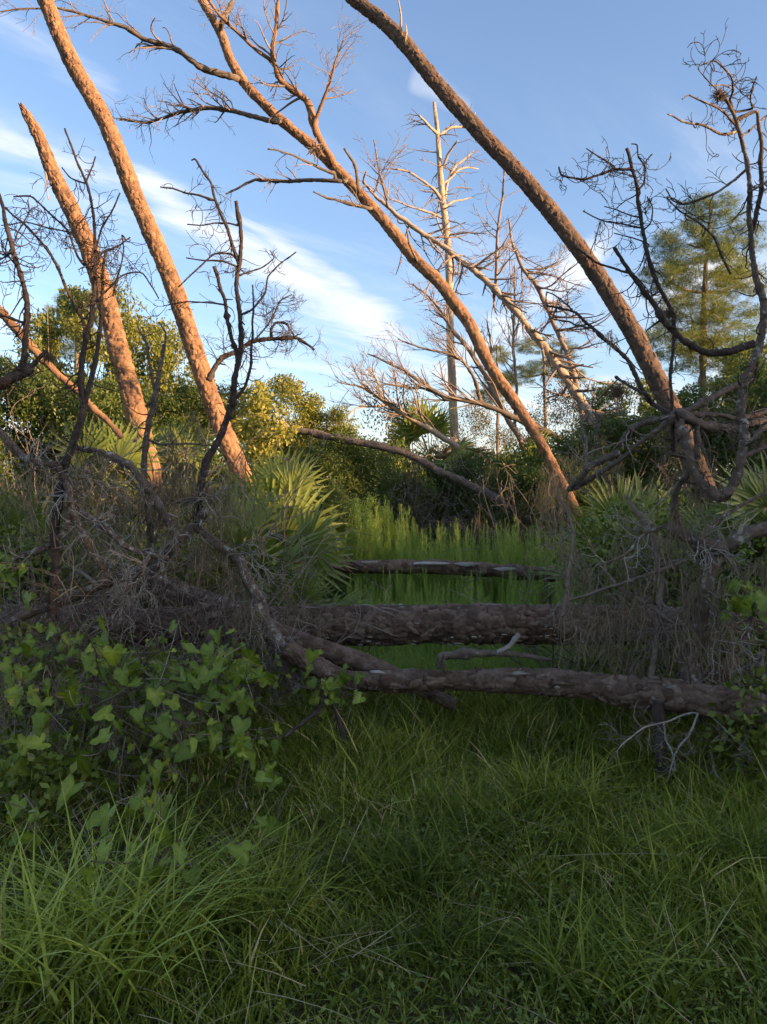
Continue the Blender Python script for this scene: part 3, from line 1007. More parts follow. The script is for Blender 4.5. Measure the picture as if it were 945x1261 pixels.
def build_left():
    G = 'dead saplings of the thicket at left'
    _, THICK['L1'] = thicket_piece('dead_sapling', 'black curved dead sapling with knobby stem at left edge', 'tree', [
        ([(1, 238), (10, 275), (18, 305), (25, 335), (31, 365), (33, 395), (33, 425), (28, 450), (8, 470), (-25, 486)], [2.2, 3, 3.3, 3.6, 3.8, 4.2, 4.5, 5, 6, 7]),
        ([(31, 402), (18, 396), (0, 388), (-15, 384)], [2, 1.8, 1.6, 1.2]), ([(58, 431), (45, 445), (33, 456), (15, 468)], [2.5, 3.5, 4.5, 5]),
        ([(24, 330), (14, 318), (6, 310), (4, 296)], [1.4, 1.1, 1, .8]), ([(19, 305), (25, 288), (38, 262), (37, 245)], [1.2, 1, .9, .7])],
        'dark_bark', 201, 4.5, 50, .32, .3, .15, 130, 'dark_bark', group=G, third=120)
    _, THICK['L2'] = thicket_piece('dead_sapling', 'forked grey dead sapling with curling black twigs in front of snapped pine', 'tree', [
        ([(80, 161), (88, 186), (107, 226), (114, 262), (117, 292), (119, 320), (116, 350), (112, 380), (106, 420), (102, 461), (102, 502), (90, 548), (79, 575), (70, 640), (66, 760)], [1.4, 1.6, 1.9, 2, 2.2, 2.4, 2.8, 3.4, 3.8, 4.2, 5, 5.5, 6, 6, 6]),
        ([(131, 310), (126, 345), (124, 380), (121, 420), (117, 454), (104, 498)], [1.6, 2.1, 2.6, 3, 3.4, 4]),
        ([(5, 257), (30, 277), (51, 298), (74, 330), (84, 358), (101, 400), (106, 420)], [1.2, 1.6, 1.8, 2, 2.2, 2.5, 2.6]),
        ([(17, 245), (38, 244), (62, 265), (82, 285), (100, 320), (118, 335)], [1, 1.3, 1.4, 1.5, 1.7, 1.8]),
        ([(77, 206), (88, 220), (107, 228)], [.9, 1.1, 1.4]), ([(118, 195), (113, 210), (107, 226)], [.9, 1.1, 1.4]),
        ([(148, 240), (138, 265), (125, 285), (119, 312)], [1, 1.2, 1.4, 1.6]), ([(160, 292), (145, 305), (128, 312), (121, 322)], [.9, 1.1, 1.3, 1.5]),
        ([(150, 290), (153, 310), (148, 330), (138, 362)], [.9, 1, 1.2, 1.4]), ([(0, 278), (30, 275), (60, 282), (88, 288)], [.8, 1, 1.1, 1.2]),
        ([(195, 370), (175, 338), (150, 340), (130, 355)], [.9, 1.1, 1.2, 1.5])],
        'dark_bark', 211, 4.9, 130, .32, .32, .15, 320, 'dark_bark', group=G, third=260)
    _, THICK['L4'] = thicket_piece('dead_sapling', 'tall blackish dead sapling with broken knobby tips in front of the orange trunk', 'tree', [
        ([(291, 248), (297, 278), (298, 302), (295, 327), (290, 353), (295, 388), (296, 416), (292, 446), (286, 470), (284, 496), (279, 519), (268, 543), (256, 563), (250, 590), (246, 622), (244, 655)], [2.6, 2.7, 2.6, 3, 3.2, 3.4, 3.6, 4, 4.3, 4.5, 4.8, 5.2, 5.4, 5.6, 6, 6.5]),
        ([(236, 197), (241, 195), (250, 208), (261, 226), (266, 246), (279, 279), (289, 307), (295, 327)], [1, 1.2, 1.4, 1.7, 2, 2.3, 2.5, 2.8]),
        ([(263, 328), (270, 350), (276, 370), (279, 393), (287, 429), (291, 448)], [2.5, 2.4, 2.5, 2.6, 3, 3]),
        ([(200, 231), (215, 233), (230, 238), (248, 242), (264, 247)], [1.1, 1.2, 1.3, 1.5, 1.8]),
        ([(230, 277), (248, 278), (266, 275), (282, 276), (296, 280)], [.9, 1, 1.1, 1.2, 1.4]),
        ([(220, 352), (236, 336), (262, 314), (285, 313), (294, 322)], [.9, 1.1, 1.3, 1.5, 1.7]), ([(228, 315), (250, 320), (275, 322), (292, 328)], [.9, 1.1, 1.3, 1.5]),
        ([(363, 310), (345, 323), (331, 340), (327, 360), (312, 378), (297, 388)], [.8, 1, 1.2, 1.4, 1.6, 1.8]),
        ([(330, 309), (335, 318), (320, 330), (298, 338)], [.8, .9, 1.1, 1.3]), ([(276, 377), (255, 374), (230, 372), (200, 378)], [1.3, 1.1, 1, .8]),
        ([(311, 350), (312, 380), (309, 420), (308, 450), (300, 475), (287, 490)], [1.2, 1.4, 1.7, 1.9, 2.2, 2.5])],
        'dark_bark', 221, 5.4, 80, .28, .34, .15, 170, 'dark_bark', group=G, third=120)
    thicket_piece('arching_branch', 'arching dead branch ending in a drooping fan of fine twigs beside the orange trunk', 'branch', [
        ([(258, 470), (262, 458), (274, 442), (288, 434), (314, 419), (342, 416), (365, 416), (388, 430)], [4, 4, 3.8, 3.5, 3.2, 2.8, 2.2, 1.4]),
        ([(335, 416), (334, 405), (340, 397), (352, 398), (362, 412)], [2, 2, 1.7, 1.4, 1]), ([(314, 419), (330, 400), (345, 372), (360, 362)], [1.4, 1.2, 1, .7])],
        'dark_bark', 231, 8.4, 70, .42, .2, .15, 260, 'dark_bark', third=260)
    _, THICK['L5'] = thicket_piece('forked_limb', 'thick forked dead limb with flaking bark arched over the big log at left', 'branch', [
        ([(246, 653), (269, 671), (294, 686), (307, 714), (317, 737), (327, 763), (342, 790), (352, 812), (362, 850)], [6, 6.4, 7.4, 8, 8.4, 8.8, 9.4, 9.4, 9]),
        ([(247, 652), (239, 651), (223, 666), (203, 684), (188, 704), (173, 712), (152, 714), (127, 722), (102, 732), (71, 745), (38, 757), (15, 768), (-5, 806)], [6.5, 6.5, 7, 7, 7.5, 7, 7, 6.5, 6.5, 7, 6, 6, 8]),
        ([(94, 553), (120, 558), (142, 566), (165, 580), (178, 598), (192, 618), (203, 637), (218, 662)], [4, 4.5, 5, 5, 5.2, 5.2, 5.5, 5.8]),
        ([(246, 652), (250, 640), (256, 625), (254, 600)], [4.5, 3.6, 3, 2])],
        'limb_bark', 241, [5.3, 5.2], 60, .38, .2, .17, 260, 'pale_twig', sides=14, grav=-.05, third=260)
    _, THICK['L7'] = thicket_piece('arching_branch', 'lichen-spotted branch arching down from left edge to the forked limb', 'branch', [
        ([(-20, 505), (0, 530), (20, 555), (43, 569), (66, 573), (79, 591), (86, 614), (91, 624), (122, 646), (152, 671), (178, 681), (205, 690)], [5, 5, 5, 5, 5, 5.5, 5.5, 5, 4.2, 4, 4, 3.5]),
        ([(82, 598), (89, 630), (102, 658), (112, 681), (122, 698), (134, 714)], [4.5, 4.3, 4.3, 4.3, 4.5, 5]),
        ([(88, 630), (84, 638), (78, 658), (56, 674), (25, 686), (-5, 704)], [3, 3.5, 4, 4, 3.8, 4]),
        ([(175, 702), (165, 720), (155, 737), (132, 768)], [2.5, 2.8, 3, 3])],
        'limb_bark', 251, [4.8, 5.0], 70, .36, .2, .17, 300, 'pale_twig', sides=12, grav=-.03, third=300)
    thicket_piece('dead_sapling', 'thin grey standing stem with drooping twigs between the two sunlit trunks', 'tree', [
        ([(203, 424), (199, 455), (195, 483), (184, 516), (179, 540), (179, 585), (182, 640), (186, 720)], [2.5, 3, 3.6, 4, 4.2, 4.4, 4.5, 5]),
        ([(172, 400), (182, 425), (190, 470), (194, 486)], [1.2, 1.6, 2, 2.5]), ([(178, 537), (195, 546), (225, 548), (255, 548)], [2, 1.8, 1.6, 1]),
        ([(197, 396), (205, 410), (204, 428)], [1, 1.2, 1.6])],
        'grey_bark', 261, 5.6, 40, .35, .22, .13, 60, 'dark_bark', group=G, bias=(0, 0, .2))
    # loose sticks
    thicket_piece('dead_stick', 'thin dark stick standing in grass under left end of nearer log', 'stick', [
        ([(398, 846), (412, 872), (424, 915), (432, 945), (438, 968), (441, 985)], [3, 3.3, 3.2, 3, 2.8, 2.5]), ([(405, 856), (390, 875), (372, 890), (350, 907)], [3.5, 3.2, 2.8, 2])],
        'dark_bark', 271, [4.9, 4.3], 6, .14, .2, .15, 0)


def build_right():
    G = 'dead saplings of the thicket at right'
    _, THICK['R1'] = thicket_piece('dead_sapling', 'dark dead sapling with knobby tip and curled twigs just right of thick leaning trunk', 'tree', [
        ([(770, 182), (777, 210), (784, 235), (789, 263), (792, 292), (799, 320), (806, 343), (818, 366), (829, 390), (829, 432), (824, 466), (826, 505), (832, 560)], [2.4, 2.6, 2.6, 2.8, 2.8, 3, 3, 2.8, 2.6, 2.4, 2.4, 2.5, 3]),
        ([(689, 203), (694, 213), (722, 220), (753, 210), (775, 210)], [1.2, 1.4, 1.6, 1.8, 2]), ([(722, 182), (740, 194), (756, 207)], [.9, 1.1, 1.3]),
        ([(776, 175), (783, 176), (784, 193), (793, 207), (792, 227), (784, 236)], [.8, .9, 1.1, 1.3, 1.4, 1.5]), ([(803, 190), (796, 198), (792, 205)], [.8, .9, 1]),
        ([(720, 260), (747, 272), (775, 277), (789, 281)], [.8, 1, 1.2, 1.4]), ([(746, 254), (765, 262), (787, 268)], [.7, .9, 1.2]),
        ([(797, 244), (803, 258), (800, 277), (791, 285)], [.8, .9, 1, 1.1]), ([(758, 287), (775, 292), (798, 302)], [.7, .9, 1.1])],
        'dark_bark', 301, 4.7, 70, .28, .34, .15, 170, 'dark_bark', group=G, third=120)
    _, THICK['R2'] = thicket_piece('dead_sapling', 'twin-stemmed grey dead tree with crooked elbow near right edge', 'tree', [
        ([(887, 112), (896, 123), (909, 146), (913, 168), (918, 199), (921, 227), (922, 255), (927, 283), (928, 311), (931, 339), (938, 370), (941, 398), (938, 429), (928, 455), (917, 478), (913, 511), (915, 544), (911, 577), (902, 597), (887, 611), (871, 598), (857, 580), (845, 548), (836, 520)],
         [2.2, 2.4, 2.6, 2.8, 3.0, 3.2, 3.4, 3.6, 3.8, 4, 4.4, 5, 5.6, 6.4, 6.6, 6.8, 6.8, 6.8, 7, 7.4, 7, 6.8, 6.6, 6.6]),
        ([(935, 137), (939, 174), (935, 202), (934, 227), (931, 261), (928, 284)], [2.4, 2.7, 3, 3, 3.2, 3.5]),
        ([(862, 82), (879, 74), (890, 84), (902, 98), (903, 112), (899, 124)], [.8, 1, 1.2, 1.4, 1.6, 1.8]), ([(875, 103), (890, 106), (903, 112)], [.7, .9, 1.1]),
        ([(822, 138), (840, 146), (862, 152), (890, 167), (911, 162)], [1, 1.3, 1.6, 1.9, 2.2]), ([(842, 120), (851, 116), (870, 126), (890, 140), (909, 156)], [.8, 1, 1.3, 1.6, 2]),
        ([(934, 94), (930, 105), (925, 120), (928, 134)], [.9, 1.1, 1.3, 1.6]), ([(921, 206), (905, 222), (880, 238), (860, 246), (840, 252), (826, 248), (818, 236)], [2, 1.9, 1.8, 1.6, 1.5, 1.2, 1]),
        ([(822, 244), (835, 262), (856, 274), (878, 292), (890, 318), (900, 338)], [1, 1.2, 1.5, 1.6, 1.6, 1.5]),
        ([(913, 168), (935, 155), (950, 140)], [1.6, 1.4, 1.2]), ([(921, 235), (940, 225), (955, 224)], [1.5, 1.3, 1])],
        'limb_bark', 311, [4.3, 4.4, 4.6], 110, .26, .3, .15, 190, 'dark_bark', group=G, sides=12, third=120)
    _, THICK['R3'] = thicket_piece('arching_branch', 'long black branch sweeping in a bow across the bushy pine', 'branch', [
        ([(757, 305), (767, 320), (789, 351), (806, 376), (823, 401), (843, 418), (871, 432), (904, 432), (932, 426)], [2.6, 2.8, 3.4, 3.8, 4.2, 4.6, 5, 5.2, 5.5]),
        ([(708, 305), (722, 316), (736, 324), (778, 336), (790, 350)], [1.2, 1.4, 1.5, 1.6, 1.8])], 'dark_bark', 321, 4.6, 14, .3, .28, .13, 24)
    _, THICK['R4'] = thicket_piece('arching_branch', 'slanting dark branch meeting the foot of thick leaning trunk', 'branch', [
        ([(672, 376), (690, 381), (708, 387), (733, 404), (753, 421), (775, 441), (787, 466), (801, 491), (816, 503), (834, 515)], [1.4, 1.6, 2, 2.4, 2.8, 3, 3.2, 3.2, 3.4, 4]),
        ([(680, 394), (705, 398), (733, 405)], [1, 1.3, 1.8]), ([(672, 360), (690, 368), (706, 380)], [.8, 1, 1.3]), ([(760, 464), (778, 474), (798, 484)], [1.8, 2, 2.4]),
        ([(735, 497), (738, 520), (735, 550)], [.9, 1, 1])], 'dark_bark', 331, [5.6, 5.0], 30, .3, .26, .14, 50)
    _, THICK['R5'] = thicket_piece('branch_tangle', 'knot of crossing grey branches where thick leaning trunk meets the thicket', 'branch', [
        ([(829, 512), (848, 505), (876, 491), (904, 478), (930, 468)], [5, 4.5, 4.5, 4.5, 4]), ([(838, 512), (859, 523), (882, 529), (905, 527), (940, 520)], [7, 6.5, 6, 6, 5.5]),
        ([(828, 514), (800, 518), (776, 530), (760, 548)], [4.5, 4, 3.6, 3]), ([(826, 518), (795, 540), (772, 556), (740, 580), (712, 600)], [4, 3.5, 3, 3.5, 4]),
        ([(859, 560), (848, 582), (837, 596), (831, 625), (834, 650)], [4, 4.5, 5, 5.5, 6]), ([(836, 520), (850, 512), (880, 512), (915, 516), (950, 505)], [4, 3.8, 3.6, 3.4, 3]),
        ([(760, 555), (738, 565), (722, 575), (712, 590), (700, 604)], [4, 4.5, 4.5, 4, 3.5]), ([(722, 576), (722, 545), (718, 520), (724, 505)], [3, 2.5, 2, 1.6]),
        ([(916, 545), (935, 532), (955, 520)], [5, 4.5, 4]), ([(912, 560), (935, 552), (960, 548)], [4, 4, 4])],
        'grey_bark', 341, [4.6, 4.9], 60, .36, .2, .16, 160, 'brush_twig', sides=11)
    _, THICK['R6'] = thicket_piece('fallen_limb', 'smooth reddish limb curving behind the moss-draped post', 'branch', [
        ([(826, 645), (840, 656), (862, 665), (890, 673), (918, 660), (960, 650)], [7, 8, 8.5, 10, 9.5, 9]), ([(873, 676), (868, 705), (865, 728), (859, 770), (850, 825), (846, 868)], [10, 10, 10.5, 11, 12, 12]),
        ([(944, 605), (918, 619), (896, 633), (876, 647), (858, 664)], [2, 2.2, 2.4, 2.5, 2.5]), ([(785, 663), (770, 680), (740, 695)], [2, 1.8, 1.4]),
        ([(930, 745), (920, 780), (905, 815), (895, 835)], [3, 4, 4, 4])],
        'limb_bark', 351, [4.75, 4.6], 90, .32, .2, .17, 300, 'pale_twig', sides=14, third=300)
    thicket_piece('twig_heap', 'heap of fine dead twigs hung with moss over right half of big log', 'brush', [
        ([(770, 610), (790, 640), (806, 672), (812, 720), (808, 780), (800, 850)], [3, 4, 5, 5, 5, 5]), ([(735, 690), (760, 720), (790, 740), (830, 770)], [2, 2.5, 3, 3]),
        ([(700, 740), (740, 725), (790, 710), (840, 690)], [1.6, 2, 2.4, 3]), ([(770, 806), (795, 800), (820, 785), (850, 760)], [1.5, 1.8, 2, 2.2]),
        ([(690, 610), (705, 650), (700, 700), (690, 760)], [2, 2.4, 2.4, 2]), ([(938, 800), (936, 825), (942, 858), (945, 880)], [3, 3.5, 3, 3])],
        'brush_twig', 361, [5.0, 4.7], 80, .36, .2, .17, 240, 'brush_twig', grav=-.04, third=220)
    thicket_piece('hanging_twigs', 'white bare twigs hanging below near end of the nearer log', 'branch', [
        ([(864, 872), (855, 895), (847, 909), (829, 930), (822, 950)], [2, 1.8, 1.7, 1.5, 1]), ([(855, 878), (836, 885), (820, 891), (793, 897), (766, 915), (755, 925)], [1.8, 1.8, 1.7, 1.5, 1.2, .8]),
        ([(820, 892), (822, 910), (826, 927), (829, 948)], [1.6, 1.6, 1.5, 1]), ([(876, 876), (895, 900), (910, 915), (925, 926)], [2, 1.9, 1.7, 1.2]),
        ([(950, 872), (928, 890), (918, 912), (908, 925)], [2, 1.8, 1.6, 1]), ([(876, 918), (878, 945), (880, 955), (892, 968)], [1.8, 2, 1.7, 1]),
        ([(880, 953), (868, 970), (862, 990), (866, 1035)], [1.4, 1.2, 1, .8]), ([(915, 945), (920, 970), (930, 1000), (938, 1025)], [1.4, 1.3, 1.1, .8]),
        ([(905, 940), (925, 948), (950, 950)], [1.3, 1.2, 1])],
        'pale_twig', 371, [4.35, 4.1], 90, .22, .22, .17, 150, 'brush_twig', grav=-.03, thin=.7, third=100)


build_left()
build_right()


# ------------------------------------------------------------------ hanging moss
def ribbon(mb, w, hw, o, a):
    n = len(w) - 1
    v = np.empty((2 * (n + 1), 3))
    v[0::2] = w - hw * o
    v[1::2] = w + hw * o
    mb.add(v, [(2 * j, 2 * j + 1, 2 * j + 3, 2 * j + 2) for j in range(n)], a=a)


def moss_beard(mb, rng, p0, L, wide, tone):
    """a beard of tangled, curling strands tapering downwards"""
    for _ in range(int(5 + 60 * wide)):
        x, y = rng.randn() * wide * .5, rng.randn() * wide * .4
        l = L * rng.uniform(.25, 1.1) * math.exp(-(x / wide) ** 2)
        w = wander(rng, p0 + np.array([x, y, rng.uniform(-.10, .03) * L]), (rng.randn() * .35, rng.randn() * .3, -1), l, 7, .2, -.16)
        a = rng.uniform(0, math.pi)
        o = np.array([math.cos(a), math.sin(a), 0])
        ribbon(mb, w, rng.uniform(.0018, .0036), o, tone + rng.rand() * .5)
        for s in range(6):
            j = rng.randint(0, 7)
            ww = wander(rng, w[j], (rng.randn(), rng.randn(), -.3 + rng.randn() * .6), .10 * rng.uniform(.5, 1.4) * (L / .5) ** .5, 4, .45, -.22)
            ribbon(mb, ww, .0016, o, tone + rng.rand() * .5)


def moss(pts, label, seed, s0=.8, s1=1.3, n=1, spread=0, vs=.9, L=.5):
    rng = RNG(seed)
    mb = MB()
    for (px, py, d) in pts:
        for _ in range(n):
            p = P(px + rng.randn() * spread, py + rng.randn() * spread * vs, d + rng.randn() * .10)
            s = rng.uniform(s0, s1) * (1.5 if rng.rand() < .15 else 1)
            moss_beard(mb, rng, p, L * s, rng.uniform(.03, .075) * s * (L / .5), rng.rand() * .5)
    tag(mb.build('hanging_moss', 'moss_strand', smooth=False), label, 'moss', 'hanging moss', 'stuff')


def build_moss():
    moss([(700, 745, 5.3), (712, 748, 5.3), (760, 742, 5.0), (745, 735, 5.1), (776, 740, 5.0), (734, 700, 5.1), (765, 690, 5.1), (790, 700, 5.0), (803, 730, 4.9), (820, 745, 4.9),
          (690, 612, 6.0), (700, 690, 5.6), (705, 660, 5.6), (720, 760, 5.1), (745, 770, 4.9), (768, 772, 4.8), (784, 800, 4.7), (776, 830, 4.7), (850, 700, 4.7), (864, 715, 4.6), (872, 700, 4.6),
          (858, 745, 4.6), (846, 770, 4.6), (868, 765, 4.6), (838, 655, 4.8), (833, 610, 4.8), (842, 640, 4.8), (800, 640, 5.0), (780, 620, 5.0), (815, 660, 4.9), (905, 770, 4.5), (892, 790, 4.5), (935, 690, 4.5), (915, 700, 4.5)],
         'grey-brown moss hanging in the twig heap over right half of big log', 501, n=2, spread=12, s0=.6, s1=1.3)
    moss([(845, 520, 4.9), (835, 500, 4.9), (820, 525, 5.0), (850, 540, 4.9), (862, 550, 4.9), (760, 560, 5.2), (745, 575, 5.3), (840, 575, 4.9), (825, 590, 4.9), (735, 560, 5.5), (700, 605, 5.8)],
         'grey-brown moss hanging about the foot of thick leaning trunk', 502, n=2, spread=9, s0=.5, s1=.9)
    moss([(752, 405, 5.1), (757, 415, 5.1), (682, 308, 8.8), (690, 300, 8.8), (740, 272, 4.7)], 'thin moss wisp hanging against the sky beside thick leaning trunk', 503, s0=.3, s1=.5)
    moss([(240, 575, 5.4), (250, 600, 5.4), (232, 560, 5.5), (222, 590, 5.5), (215, 570, 5.6), (165, 600, 5.2), (172, 620, 5.2), (158, 640, 5.2), (150, 585, 5.4), (110, 600, 5.2), (125, 590, 5.3), (255, 560, 5.4),
          (268, 560, 5.4), (60, 590, 5.0), (30, 590, 5.0), (45, 600, 5.0), (205, 555, 5.6), (195, 600, 5.5), (100, 575, 5.2), (20, 620, 4.9), (275, 590, 5.4), (185, 590, 5.3), (135, 560, 5.5), (260, 575, 5.4)],
         'brown moss hanging in the dead saplings above forked limb at left', 504, n=3, spread=24, s0=.6, s1=1.2)
    moss([(318, 735, 5.2), (325, 760, 5.15), (310, 720, 5.25), (300, 750, 5.2), (335, 775, 5.1), (262, 672, 5.25), (250, 665, 5.25), (275, 685, 5.3), (290, 700, 5.3), (385, 752, 5.7), (372, 750, 5.7), (360, 742, 5.7), (345, 720, 5.6), (240, 665, 5.25)],
         'brown moss trailing off the forked limb over left of big log', 505, n=2, spread=5, s0=.4, s1=.8)
    moss([(85, 880, 4.3), (100, 860, 4.4), (130, 850, 4.4), (20, 850, 4.3), (215, 860, 4.5), (40, 900, 4.2), (15, 790, 4.6), (140, 895, 4.3), (230, 850, 4.6), (190, 880, 4.4), (60, 830, 4.5)],
         'dead brown strands hanging behind the grapevine leaves', 506, n=2, spread=16, s0=.5, s1=.9)
    moss([(690, 575, 10.5), (680, 570, 11), (695, 600, 10.5), (670, 590, 11), (665, 600, 11.2), (590, 640, 13), (560, 640, 14), (575, 640, 14)],
         'pale grey moss curtain hanging in the far brush', 507, n=3, spread=9, s0=1.0, s1=1.8)
    # ball-shaped moss tufts perched on bare stems
    for k, (px, py, d, lab) in enumerate([(886, 118, 4.25, 'dark ball of air moss on topmost tip of twin-stemmed tree'), (824, 386, 4.7, 'dark ball of air moss on the bowed black branch'),
                                          (760, 482, 5.1, 'dark dangling tuft of air moss at end of slanting branch'), (60, 440, 4.6, 'small dark ball of air moss in left saplings')]):
        rng = RNG(520 + k)
        mb = MB()
        for _ in range(170):
            dv = unit(rng.randn(3) * np.array([1, 1, 1.6 if k == 2 else 1]))
            q = wander(rng, (0, 0, 0), dv, rng.uniform(.03, .065) * (1.5 if k == 2 else 1), 3, .35)
            mb.tube(q, [.0025, .002, .0015, .0008], 3, rng.rand(), cap=False)
        me = mb.mesh('air_moss')
        me.materials.append(MAT['moss_strand'])
        tag(inst('air_moss', me, None, P(px, py, d)), lab, 'moss')


build_moss()


# ------------------------------------------------------------------ palmettos
def face_matrix(nrm, xdir):
    n = unit(np.asarray(nrm, float))
    x = np.asarray(xdir, float)
    x = unit(x - n * np.dot(x, n))
    y = np.cross(n, x)
    return Matrix(((x[0], y[0], n[0]), (x[1], y[1], n[1]), (x[2], y[2], n[2]))).to_euler()


def frond_meshes(mat, n, seed):
    """fan leaf: stalk along +X, blade of folded ribs at its end"""
    out = []
    for i in range(n):
        rng = RNG(seed + i)
        mb = MB()
        Ls = rng.uniform(.45, .65)
        q = np.array([(0, 0, 0), (Ls * .35, 0, .015), (Ls * .7, 0, .03), (Ls, 0, .03)])
        mb.tube(q, [.011, .009, .008, .007], 5, .5)
        hub = q[-1]
        k = rng.randint(19, 25)
        spread = R(rng.uniform(85, 120))
        for j in range(k):
            a = -spread + 2 * spread * j / (k - 1) + rng.randn() * .03
            L = .58 * (0.72 + .28 * math.cos(a * .75)) * rng.uniform(.9, 1.07)
            w = .0185
            d = np.array([math.cos(a), math.sin(a), 0])
            sd = np.array([-math.sin(a), math.cos(a), 0])
            lift = .10 * math.cos(a)
            dr = rng.uniform(.05, .22)
            ts = np.array([.02, .35, .7])
            c = hub + d * (ts * L)[:, None] + np.array([0, 0, 1]) * (lift * ts - dr * ts ** 3)[:, None] * .6
            tip = hub + d * L * .98 + np.array([0, 0, lift - dr * rng.uniform(.8, 1.5)]) * .6
            ww = np.array([.25, 1.25, .85]) * w
            e0 = c - sd * ww[:, None] + np.array([0, 0, .006])
            e1 = c + sd * ww[:, None] + np.array([0, 0, .006])
            v = np.vstack([e0, c, e1, [tip]])
            qd = []
            for r_ in (0, 1):
                qd += [(r_, 3 + r_, 4 + r_, r_ + 1), (3 + r_, 6 + r_, 7 + r_, 4 + r_)]
            mb.add(v, qd, [(2, 5, 9), (5, 8, 9)], np.clip(.45 + rng.randn() * .2, 0, 1))
        me = mb.mesh('frond', smooth=False)
        me.materials.append(MAT[mat])
        out.append(me)
    return out


FR = frond_meshes('frond_green', 5, 600)
FRD = frond_meshes('frond_dead', 2, 650)


def palmetto(px, d, label, seed, n=12, s=1.0, zbase=0.25, az0=0, az1=360, e0=15, e1=85, dead=2, group='saw palmettos', trunk=True, fans=()):
    rng = RNG(seed)
    x = (px - CX) / F * d
    root = thing('palmetto', label, 'palm', (x, d, 0), group)
    if trunk:
        mb = MB()
        bark_tube(mb, [(x, d, -.03), (x + .02, d, zbase * .5), (x, d + .01, zbase + .04)], [.07, .065, .05], .03, 16, 6, .05, .012, seed)
        mb.build('trunk', 'brush_twig', root)
    for i in range(n):
        az = R(az0 + (az1 - az0) * (i + rng.rand() * .7) / n)
        el = R(rng.uniform(e0, e1))
        sc = s * rng.uniform(.8, 1.15)
        isd = i < dead
        if isd:
            el = R(rng.uniform(-10, 12))
        M = Matrix.Rotation(az, 3, 'Z') @ Matrix.Rotation(-el, 3, 'Y') @ Matrix.Rotation(rng.uniform(-.9, .9), 3, 'X')
        inst('frond', (FRD if isd else FR)[rng.randint(2 if isd else 5)], root, (0, 0, zbase), M.to_euler(), (sc, sc, sc))
    for (fx, fy, fd, tilt, fs) in fans:       # fans held up towards the clearing
        X = np.array([math.sin(R(tilt)), -.12 + rng.randn() * .1, math.cos(R(tilt))])
        Z = np.array([rng.randn() * .25, -1, .25 + rng.randn() * .2])
        hub = P(fx, fy, fd) - np.array(root.location)
        inst('frond', FR[rng.randint(5)], root, hub - unit(X) * .55 * fs, face_matrix(Z, X), (fs, fs, fs))


def build_palmettos():
    palmetto(338, 8.8, 'large sunlit-tipped palmetto at the foot of the orange trunk', 701, 12, 1.3, .8, 60, 300, 5, 75, 1, fans=[(352, 585, 8.5, 12, .85), (340, 592, 8.6, -18, .8), (366, 598, 8.4, 48, .8), (330, 640, 8.3, -10, 1.2), (360, 650, 8.2, 35, 1.2), (392, 668, 8.1, 75, 1.0), (310, 655, 8.4, -50, 1.1), (345, 668, 8.0, 10, 1.1), (385, 690, 7.9, 100, 1.0)])
    palmetto(362, 7.4, 'low palmetto spreading over ground beside left end of farther log', 702, 10, .8, .3, 0, 360, 5, 70, 0)
    palmetto(300, 7.6, 'dark palmetto half hidden behind the forked limb', 703, 8, 1.1, .5, 0, 360, 5, 80, 2, fans=[(290, 650, 7.4, -20, 1.1), (262, 700, 7.2, -50, .9), (300, 690, 7.2, 30, 1.0)])
    palmetto(222, 11.2, 'palmetto with upright golden sunlit fan between the two orange trunks', 704, 8, 1.2, 1.2, 0, 360, 20, 80, 2, fans=[(211, 545, 11.2, 4, 1.0), (200, 552, 11.3, -25, .9), (228, 556, 11.2, 35, .9)])
    palmetto(130, 9.0, 'palmetto buried in the thicket below snapped pine', 705, 9, 1.2, .8, 0, 360, 10, 85, 2, fans=[(125, 545, 8.8, 0, 1.0), (150, 560, 8.8, 40, 1.0), (100, 560, 8.8, -40, 1.0)])
    palmetto(30, 8.0, 'palmetto at left edge behind the arching branch', 706, 12, 1.3, .6, 0, 360, 10, 85, 2)
    palmetto(180, 7.2, 'small palmetto showing through twigs above the jumbled log', 707, 10, 1.0, .4, 0, 360, 10, 80, 2)
    palmetto(765, 7.4, 'palmetto with stiff fans left of the moss-hung post', 708, 8, .95, .7, 0, 360, 10, 70, 2, fans=[(772, 628, 7.2, 10, .85), (748, 632, 7.2, -45, .85), (798, 630, 7.2, 50, .85), (760, 665, 7.0, -20, .8)])
    palmetto(770, 8.9, 'palmetto beside right end of farther log', 709, 12, 1.1, .5, 0, 360, 5, 75, 2)
    palmetto(890, 6.8, 'palmetto filling the gap inside crooked elbow', 710, 12, .95, .75, 0, 360, 10, 85, 2)
    palmetto(950, 6.4, 'bright palmetto at right edge behind crooked elbow', 711, 8, .95, .75, 0, 360, 10, 80, 1, fans=[(938, 615, 6.2, -15, .85), (918, 625, 6.2, -50, .85), (952, 640, 6.1, 20, .9), (890, 650, 6.3, -30, .7)])
    palmetto(840, 6.8, 'palmetto behind the reddish limb', 712, 10, 1.0, .4, 0, 360, 5, 75, 1)
    palmetto(530, 20.0, 'far sunlit cabbage palm left of the pale snag', 713, 26, 1.6, 3.0, 0, 360, -45, 80, 6, None)
    palmetto(648, 20.5, 'far palm with brown hanging fans right of the pale snag', 714, 20, 1.4, 2.4, 0, 360, -50, 70, 9, None)


build_palmettos()


